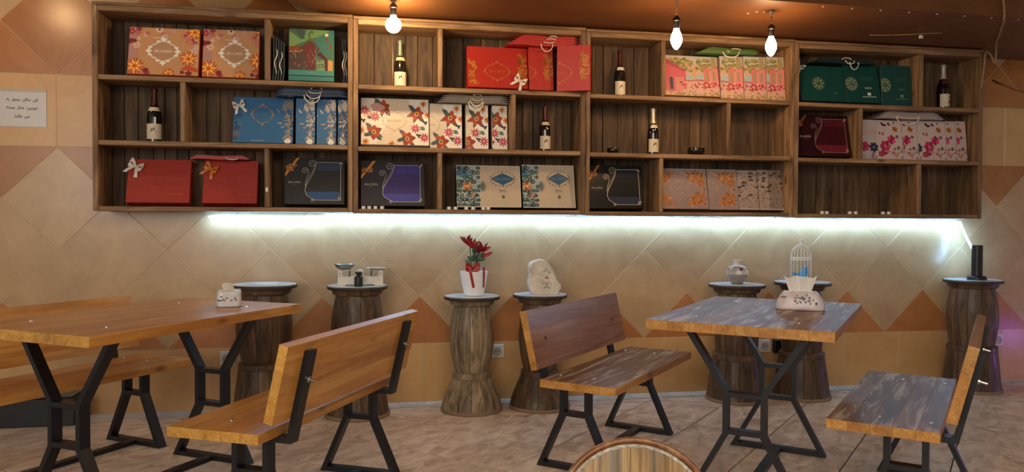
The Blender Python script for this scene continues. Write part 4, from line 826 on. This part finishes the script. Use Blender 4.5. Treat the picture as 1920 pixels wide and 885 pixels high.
# ------------------------------------------------------------------ hanging bulbs
def pendant(label, x, y, zc, kind, strength, col, twist):
    zt = zs(x) if x > -.3 else ZTOP; T = thing('pendant_bulb', label, 'lamp', (x, y, zc), 0, 'bare bulbs hanging from the soffit')
    r = .041 if kind == 'globe' else .031; BM = emit('filament_glow', col, strength)
    if kind == 'globe': pr = [(0, -r)]+[(r*math.sin(a), -r*math.cos(a)) for a in [PI*k/12 for k in range(1, 10)]]+[(.016, r*.93), (.014, r*1.25)]; top = r*1.25
    else: pr = [(0, -.062), (.006, -.060), (.018, -.046), (.029, -.018), (.031, 0), (.028, .022), (.019, .046), (.0145, .058), (.0135, .066)]; pr = [(a*.95, b*.84) for a, b in pr]; top = .0555
    obj('bulb', lathe_me(pr, BM, 24), T)
    obj('socket', lathe_me([(.0150, top-.002), (.017, top+.004), (.017, top+.034), (.021, top+.037), (.019, top+.052), (.008, top+.064), (.0045, top+.066)], flat('#1a120e', .4), 20), T)
    L0 = top+.064; L1 = zt-zc
    if twist:
        for ph in (0, PI): obj('cord', tube_me([(.004*math.cos(ph+i*.9), .004*math.sin(ph+i*.9), L0+(L1-L0)*i/26) for i in range(27)], .0026, flat('#b08a62', .6), 5), T)
    else: obj('cord', tube_me([(0, 0, L0), (.001, 0, (L0+L1)/2), (0, 0, L1)], .003, flat('#5a2418', .6), 6), T)
    obj('ceiling_hook', lathe_me([(.004, L1-.03), (.008, L1-.018), (.013, L1-.003), (0, L1-.001)], flat('#8a7a68', .5), 10), T)
pendant('round glowing bulb hanging before the second shelf unit', .394, -.52, 2.122, 'globe', 215, (1, .70, .36, 1), False)
pendant('pear-shaped glowing bulb on a twisted cord, left of the two', 1.806, -.90, 2.026, 'pear', 170, (1, .62, .30, 1), True)
pendant('pear-shaped glowing bulb on a thin straight cord, rightmost', 2.40, -.77, 2.045, 'pear', 170, (1, .62, .30, 1), False)
pendant('glowing bulb above the top left corner, seen only as a glint on the tiles', -1.69, -.90, 2.427, 'pear', 190, (1, .62, .30, 1), False)

# ------------------------------------------------------------------ tables and benches
def frame_parts(T, y, legs, bars, foot, zoff=0):
    for l in legs: obj('leg', prism_me(strut_pts(l, .0105), -.0225, .0225, STEEL), T, (0, y, 0))
    for (x0, x1, z) in bars: obj('crossbar', box_me(x0, x1, -.022, .022, z-.010, z+.010, STEEL, .001), T, (0, y, 0))
    obj('foot_bar', box_me(foot[0], foot[1], -.0215, .0215, .0004, .022, STEEL, .001), T, (0, y, 0))
screw = lathe_me([(0, .0012), (.004, .0018), (.0085, .0008), (.009, -.002)], CHROME, 12)
def table(label, ang, A, Pc, side, top, end, seed):
    a = math.radians(ang); loc = (math.cos(a)*A+math.sin(a)*Pc, math.sin(a)*A-math.cos(a)*Pc, 0)
    T = thing('cafe_table', label, 'table', loc, a-PI/2, 'wooden tables on black steel frames')
    L_, W_, z1, z0 = 1.105, .70, .71, .672; n = 8; pw = W_/n; rs = random.Random(seed)
    for k in range(n): obj('top_plank', box_me(-pw/2+.0002, pw/2-.0002, -L_/2+rs.uniform(0, .001), L_/2, z0, z1+rs.uniform(-.0003, .0002), side, .0006, top, end), T, (-W_/2+pw*(k+.5), 0, 0))
    for y in (-.36, .36):
        frame_parts(T, y, [[(s_*.238, .6715), (s_*.074, .418), (s_*.074, .250), (s_*.208, .001)] for s_ in (-1, 1)], [(-.0645, .0645, .408), (-.0645, .0645, .258)], (-.196, .196))
        for x in (-.2, .2): obj('screw', screw, T, (x, y, z1+.0008))
    obj('floor_bar', box_me(-.02, .02, -.338, .338, .0004, .0215, STEEL, .001), T)
    return T, loc, a-PI/2
def bench(label, ang, A, Pc, flip, side, top, end, front, seed):
    a = math.radians(ang); loc = (math.cos(a)*A+math.sin(a)*Pc, math.sin(a)*A-math.cos(a)*Pc, 0)
    T = thing('cafe_bench', label, 'bench', loc, a+PI/2 if flip else a-PI/2, 'wooden benches with backrests')
    L_, z1, z0 = 1.03, .415, .381; n = 5; pw = .35/n; rs = random.Random(seed)
    for k in range(n): obj('seat_plank', box_me(-pw/2+.0002, pw/2-.0002, -L_/2+rs.uniform(0, .001), L_/2, z0, z1+rs.uniform(-.0003, .0002), side, .0006, top, end), T, (-.175+pw*(k+.5), 0, 0))
    th = math.atan2(.06, .255); n = 3; hp = .262/n                    # backrest boards lean back
    for k in range(n):
        me = box_me(0, .033, -L_/2+.005, L_/2-.005, .0001, hp-.0001, side, .0006, None, end)
        me.materials.append(front); fi = len(me.materials)-1
        for p_ in me.polygons:
            if p_.normal.x < -.9 or (k == n-1 and p_.normal.z > .9 and front != side): p_.material_index = fi
        obj('backrest_plank', me, T, (.190+math.sin(th)*hp*k, 0, .453+math.cos(th)*hp*k), (0, th, 0))
    c = .065
    for y in (-.3825, .3825):
        frame_parts(T, y, [[(c+s_*.060, .3805), (c+s_*.060, .250), (c+s_*.173, .001)] for s_ in (-1, 1)], [(c-.0505, c+.0505, .250)], (c-.162, c+.162))
        bx = lambda z: .2235+(z-.455)*.2353+.0115
        obj('back_bracket', prism_me(strut_pts([(c+.071, .3695), (bx(.3695), .3695), (bx(.672), .672)], .0105), -.0225, .0225, STEEL), T, (0, y, 0))
        obj('bolt', moved(lathe_me([(.011, 0), (.011, .005), (.0055, .006), (.0055, .028), (0, .029)], CHROME, 10), (bx(.575)+.011, 0, .575), (0, PI/2+.23, 0)), T, (0, y, 0))
        for x in (-.02, .14): obj('screw', screw, T, (x, y, z1+.0008))
        obj('screw_hole', moved(lathe_me([(0, .0006), (.0085, .0008), (.010, -.002)], flat('#4a2a14', .6), 12), (.190+.028, 0, .575), (0, -PI/2+.23, 0)), T, (0, y, 0))
    obj('floor_bar', box_me(c-.02, c+.02, -.3605, .3605, .0004, .0215, STEEL, .001), T)
    return T
WORN_SIDE = wood('worn_varnish_edge', '#a06a32', '#c28c48', '#d2a464', 'Y', rough=.4, rand=.12, along=.9, across=9, bump=.06)
table('long orange pine table on the left with a tissue pack', 57, -1.36, .13, PINE, PINE_TOP, PINE_END, 1)
table('worn brown plank table on the right with a tissue bag', 50.5, .10, 2.48, WORN_SIDE, WORN_GLOSS_TOP, WORN_SIDE, 2)
bench('orange pine bench behind the left table, facing the camera', 55, -1.3525, -.30, True, PINE, PINE_TOP, PINE_END, PINE, 3)
bench('orange pine bench seen from behind, in front of the left table', 63, -1.3675, .70, False, PINE, PINE_TOP, PINE_END, PINE, 4)
bench('brown bench with tilted backrest, left of the worn table', 49.3, .12, 1.831, True, WORN_SIDE, WORN_GLOSS_TOP, WORN_SIDE, WORN_GLOSS_BACK, 5)
bench('worn bench at the right edge, seen from its end', 47, .175, 3.011, False, WORN_SIDE, WORN_GLOSS_TOP, WORN_SIDE, WORN_GLOSS_BACK, 6)

# ------------------------------------------------------------------ tissue packs
def soft_box(w, d, h, mat, seed, top=.8, n=7):
    rs = random.Random(seed); bm = bmesh.new(); bmesh.ops.create_cube(bm, size=1); bmesh.ops.subdivide_edges(bm, edges=bm.edges, cuts=n, use_grid_fill=True)
    for v in bm.verts:
        t = v.co.z+.5; k = 1-(1-top)*t**2.2; e = 1-.12*(max(0, abs(v.co.x)*2-.7)/.3)**2*(max(0, abs(v.co.y)*2-.7)/.3)**2
        j = .022 if t > .02 else .004
        v.co = Vector((v.co.x*w*k*e+rs.uniform(-j, j)*w*.35, v.co.y*d*k*e+rs.uniform(-j, j)*d*.4, t*h+(rs.uniform(-j, j)*h*.9 if t > .05 else 0)))
        v.co.z = max(0, v.co.z)
    me = bpy.data.meshes.new('soft'); bm.to_mesh(me); bm.free(); me.materials.append(mat); me.polygons.foreach_set('use_smooth', [True]*len(me.polygons)); return me
WRAP = mottled('plastic_wrap', '#c9ced2', '#eceef0', 10, .2, spec=.6); WRAP2 = mottled('lilac_wrap', '#c8b9c0', '#e6dfe2', 9, .3)
T = thing('tissue_pack', 'square plastic-wrapped tissue pack on the orange table', 'tissue pack', (-.352, -.965, .7118), math.radians(8))
obj('wrapper', soft_box(.105, .15, .068, WRAP, 3, .93), T)
p = Print(.1, .06)
for k in range(7): p.leaf(.02+.06*R_.random(), .02+.03*R_.random(), .012, .006, R_.random()*6, ['#a83a3c', '#5a5f8c', '#8a4a44'][k % 3])
p.strip([(.004, .028), (.018, .024)], .005, '#3a3c80'); pr = p.build(T, 'printed_flowers', y=-.0768); pr.location = (-.05, 0, .004)
p = Print(.14, .06)
for k in range(12): p.leaf(.01+.1*R_.random(), .015+.035*R_.random(), .02, .010, R_.random()*6, ['#a8302c', '#c05a50', '#5a2a28'][k % 3])
pr = p.build(T, 'printed_flowers', y=0); pr.location = (.0545, -.07, .004); pr.rotation_euler = (0, 0, PI/2)
obj('tissue', moved(petal(.05, .07, .01, flat('#d6cfc4', .7)), (-.01, .01, .06), (-.5, .7, .4)), T)
T = thing('tissue_bag', 'soft lilac tissue bag with tissue pulled up, on the worn table', 'tissue pack', (2.165, -1.475, .7118), math.radians(-32))
obj('wrapper', soft_box(.205, .12, .078, WRAP2, 8, .66), T)
p = Print(.2, .08)
for k in range(26): p.leaf(.085+.07*R_.random(), .022+.03*R_.random(), .013, .005, R_.random()*6, ['#2a2430', '#4a3a4c', '#6a4a60'][k % 3])
p.strip([(.022, .046), (.042, .045)], .005, '#2a2838'); p.ell(.168, .02, .005, .006, '#1c1a20')
pr = p.build(T, 'printed_flowers', y=-.0628); pr.location = (-.1, 0, .002); pr.rotation_euler = (-.16, 0, 0)
v = []; f = []; n_ = 10
for i in range(n_+1):
    for j in range(7):
        t = j/6; u = i/n_-.5; v.append((u*(.085+.055*t), .010*math.sin(i*1.7+t)*(.4+t)+.004*t, .068+.078*t-.012*t*abs(u)*2*math.sin(i)))
for i in range(n_):
    for j in range(6): f.append((i*7+j, i*7+7+j, i*7+8+j, i*7+j+1))
obj('tissue', mesh('tissue', v, f, [flat('#e4e2e0', .8)], None, True), T, label='white tissue sheet pulled up')

# ------------------------------------------------------------------ on the wall: notice, sockets, crack
T = thing('wall_notice', 'laminated white notice with three lines of Persian writing', 'sign', (-1.735, -.0015, 1.60))
obj('sheet', box_me(0, .268, -.0015, 0, 0, .203, flat('#c9c6c4', .28, 0, .6), 0), T); obj('top_fold', box_me(.0, .268, -.0028, -.0016, .190, .203, flat('#b8ac9c', .35), 0), T)
lines = ['\uFEEA\uFE91  \uFEB0\uFEEC\uFEA0\uFEE3  \uFEE5\uFE8E\uFB91\uFEE3  \uFEE6\uFBFE\uFE8D', '\uFEEA\uFE98\uFEB4\uFE91  \uFEAD\uFE8D\uFEAA\uFEE3  \uFEE6\uFBFF\uFE91\uFEAD\uFEED\uFEA9', '\uFEAA\uFEB7\uFE8E\uFE91  \uFBFD\uFEE3']
p = Print(.268, .203)
for s_, cx, cy, wd, hh in ((lines[0], .147, .146, .155, .022), (lines[1], .147, .102, .155, .022), (lines[2], .145, .056, .075, .022)):
    for k in (-.0006, 0, .0006): p.text(s_, cx+k, cy, wd, '#141414', hh)
p.build(T, 'lettering', y=-.0016)
def socket(label, x, z, black=False):
    T = thing('wall_socket', label, 'socket', (x, -.0005, z), 0, 'white wall sockets')
    obj('plate', box_me(-.041, .041, -.010, 0, -.041, .041, flat('#d8d4cc', .35), .003), T)
    obj('recess_ring', moved(lathe_me([(.028, 0), (.028, .004), (.023, .005), (.0225, .0008), (0, .0008)], flat('#b4b2ae', .4), 20), (0, -.010, 0), (PI/2, 0, 0)), T)
    for s_ in (-1, 1): obj('pin_hole', moved(lathe_me([(0, .0016), (.0035, .0016), (.0035, 0)], BLACK, 8), (s_*.009, -.010, 0), (PI/2, 0, 0)), T)
socket('white wall socket right of the barrel with the potted flower', 1.037, .305)
socket('white wall socket behind the legs of the orange table', -.528, .305)
socket('white wall socket behind the worn table', 2.80, .292)
socket('white wall socket right of the rightmost barrel', 4.548, .29)
tag(obj('plug_adapter', box_me(-.03, .03, -.035, -.0005, -.045, .045, flat('#17130f', .4), .006), None, (2.885, 0, .292)), 'black plug adapter beside the socket behind the worn table', 'plug')
tag(obj('low_box', join([box_me(-2.3, -1.27, -.195, -.015, .001, .15, BLACK, .004), box_me(-2.29, -1.28, -.199, -.012, .15, .158, flat('#1c1c20', .3), .002)]), None), 'low black box on the floor against the wall, behind the left bench', 'box')
ROPE = flat('#9a7a5c', .85, grain=.3)
def jitter(pts, n, j, seed):
    rs = random.Random(seed); P = smooth_prof3(pts, n); return [tuple(c+rs.uniform(-j, j) for c in q) for q in P]
def smooth_prof3(pts, n):
    a = smooth_prof([(p[0], p[1]) for p in pts], n); b = smooth_prof([(p[2], 0) for p in pts], n); return [(x[0], x[1], y[0]) for x, y in zip(a, b)]
T = thing('hanging_rope', 'frayed beige rope hanging from the soffit over the shelf corner', 'rope', (4.3, -.3, 2.1))
obj('rope', tube_me([(a-4.3, b+.3, c-2.1) for a, b, c in jitter([(3.655, -.957, 2.36), (3.667, -.957, 2.29), (3.675, -.953, 2.222), (3.80, -.81, 2.219), (4.07, -.475, 2.217), (4.20, -.33, 2.19), (4.245, -.275, 2.127), (4.228, -.268, 2.165), (4.208, -.264, 2.20), (4.184, -.262, 2.196), (4.174, -.262, 2.10), (4.166, -.262, 2.03), (4.156, -.262, 1.972)], 60, .0022, 4)], .0065, ROPE, 6), T)
T = thing('loose_wire', 'thin pale wire with a white clip on the dark soffit', 'wire', (3.4, -.5, 2.22))
obj('wire', tube_me([(a-3.4, b+.5, c-2.22) for a, b, c in smooth_prof3([(3.24, -.42, zs(3.24)-.003), (3.32, -.45, zs(3.3)-.006), (3.38, -.46, zs(3.4)-.004), (3.46, -.51, zs(3.46)-.008), (3.50, -.53, zs(3.5)-.006), (3.62, -.56, zs(3.6)-.003)], 24)], .0022, flat('#b89878', .6), 5), T); obj('clip', moved(box_me(-.010, .010, -.008, .008, -.010, .010, flat('#e4dcd0', .4), .002), (.10, -.03, -.014)), T)
tag(obj('wire_loop', tube_me([(3.50, -.20, 2.221)]+[(3.50+.055*(1-math.cos(a*PI/10)), -.20, 2.2195+.003*a*0+.02*math.sin(a*PI/10)) for a in range(1, 10)]+[(3.61, -.20, 2.221)], .0022, flat('#8a6a50', .6), 5)), 'small bent wire lying on top of the right shelf unit', 'wire')
tag(obj('wall_crack', tube_me([(4.475, -.004, 2.078), (4.51, -.008, 2.062), (4.565, -.006, 2.048), (4.64, -.004, 2.022), (4.74, -.004, 2.000), (4.9, -.004, 1.985)], .0028, flat('#3a2416', .6), 5, taper=lambda t: 2.4 if t < .35 else .7)), 'small dark hole with a thin crack in the tiles right of the shelves', 'crack')  # stands for a small hole and faint crack, modelled as a thin tube

# ------------------------------------------------------------------ round-backed chair in the foreground
def cam_pt(px, py, d): return M.translation+(fw+rt*((px-960)/1440)-up*((py-442.5)/1440))*d
OAK = wood('foreground_disc', '#3a2814', '#8a6a38', '#caa968', 'Z', rough=.4, rand=0, coat=.3, along=1.6, across=44, wear_gloss='#8a8a86', wear_gloss_amt=.45, knots=.3, bump=.3)
ct = Vector((.773, -3.228, .529)); RD = .157
T = thing('round_back_chair', 'round weathered wooden chair back with a lacquered rim, bottom foreground', 'chair', (ct.x, ct.y, 0), math.radians(-20))
n_ = 48
disc = []
def dring(r, y): return [(r*math.cos(2*PI*i/n_), y, r*math.sin(2*PI*i/n_)) for i in range(n_)]
v = dring(RD-.012, -.014)+dring(RD-.012, .012); f = [tuple(range(n_)), tuple(range(2*n_-1, n_-1, -1))]+[(i, i+n_, (i+1) % n_+n_, (i+1) % n_) for i in range(n_)]
back = obj('backrest', mesh('disc', v, f, [OAK]), T, (0, 0, ct.z), (math.radians(-14), 0, 0))
rimv = []; rprof = [(RD-.0125, -.016), (RD-.003, -.017), (RD, -.012), (RD, .012), (RD-.004, .016), (RD-.0125, .014)]
k_ = len(rprof); v = [(r*math.cos(2*PI*i/n_), y, r*math.sin(2*PI*i/n_)) for i in range(n_) for r, y in rprof]
f = [(i*k_+t, i*k_+(t+1) % k_, ((i+1) % n_)*k_+(t+1) % k_, ((i+1) % n_)*k_+t) for i in range(n_) for t in range(k_)]
obj('rim', mesh('rim', v, f, [wood('rim_wood', '#4a2a12', '#7a4820', '#a8845a', 'Z', rough=.35, rand=0, coat=.4, along=9, across=9, knots=0)], None, True), back)
v = [((RD-.013-.006*(j))*math.cos(2*PI*i/n_)*(1+(.012*math.sin(i*5.3) if j else 0)), -.0148, (RD-.013-.006*j)*math.sin(2*PI*i/n_)*(1+(.012*math.sin(i*3.1) if j else 0))) for i in range(n_) for j in (0, 1)]
obj('peeling_lacquer', mesh('ring', v, [(2*i, 2*i+1, 2*((i+1) % n_)+1, 2*((i+1) % n_)) for i in range(n_)], [mottled('peeled_lacquer', '#7a6a50', '#c9c8c2', 60, .4)]), back, label='whitish peeling lacquer ring')
obj('seat', lathe_me([(0, .34), (.17, .34), (.175, .35), (.175, .365), (.17, .372), (0, .372)], OAK, 32), T, (0, -.21, 0))
for sx, sy in ((-1, -1), (1, -1), (-1, 1), (1, 1)): obj('leg', tube_me([(sx*.15, -.21+sy*.15, 0), (sx*.11, -.21+sy*.11, .34)], .017, OAK, 8), T)
for s_ in (-1, 1): obj('back_post', tube_me([(s_*.07, -.06, .36), (s_*.07, -.035, .42)], .012, OAK, 8), T)
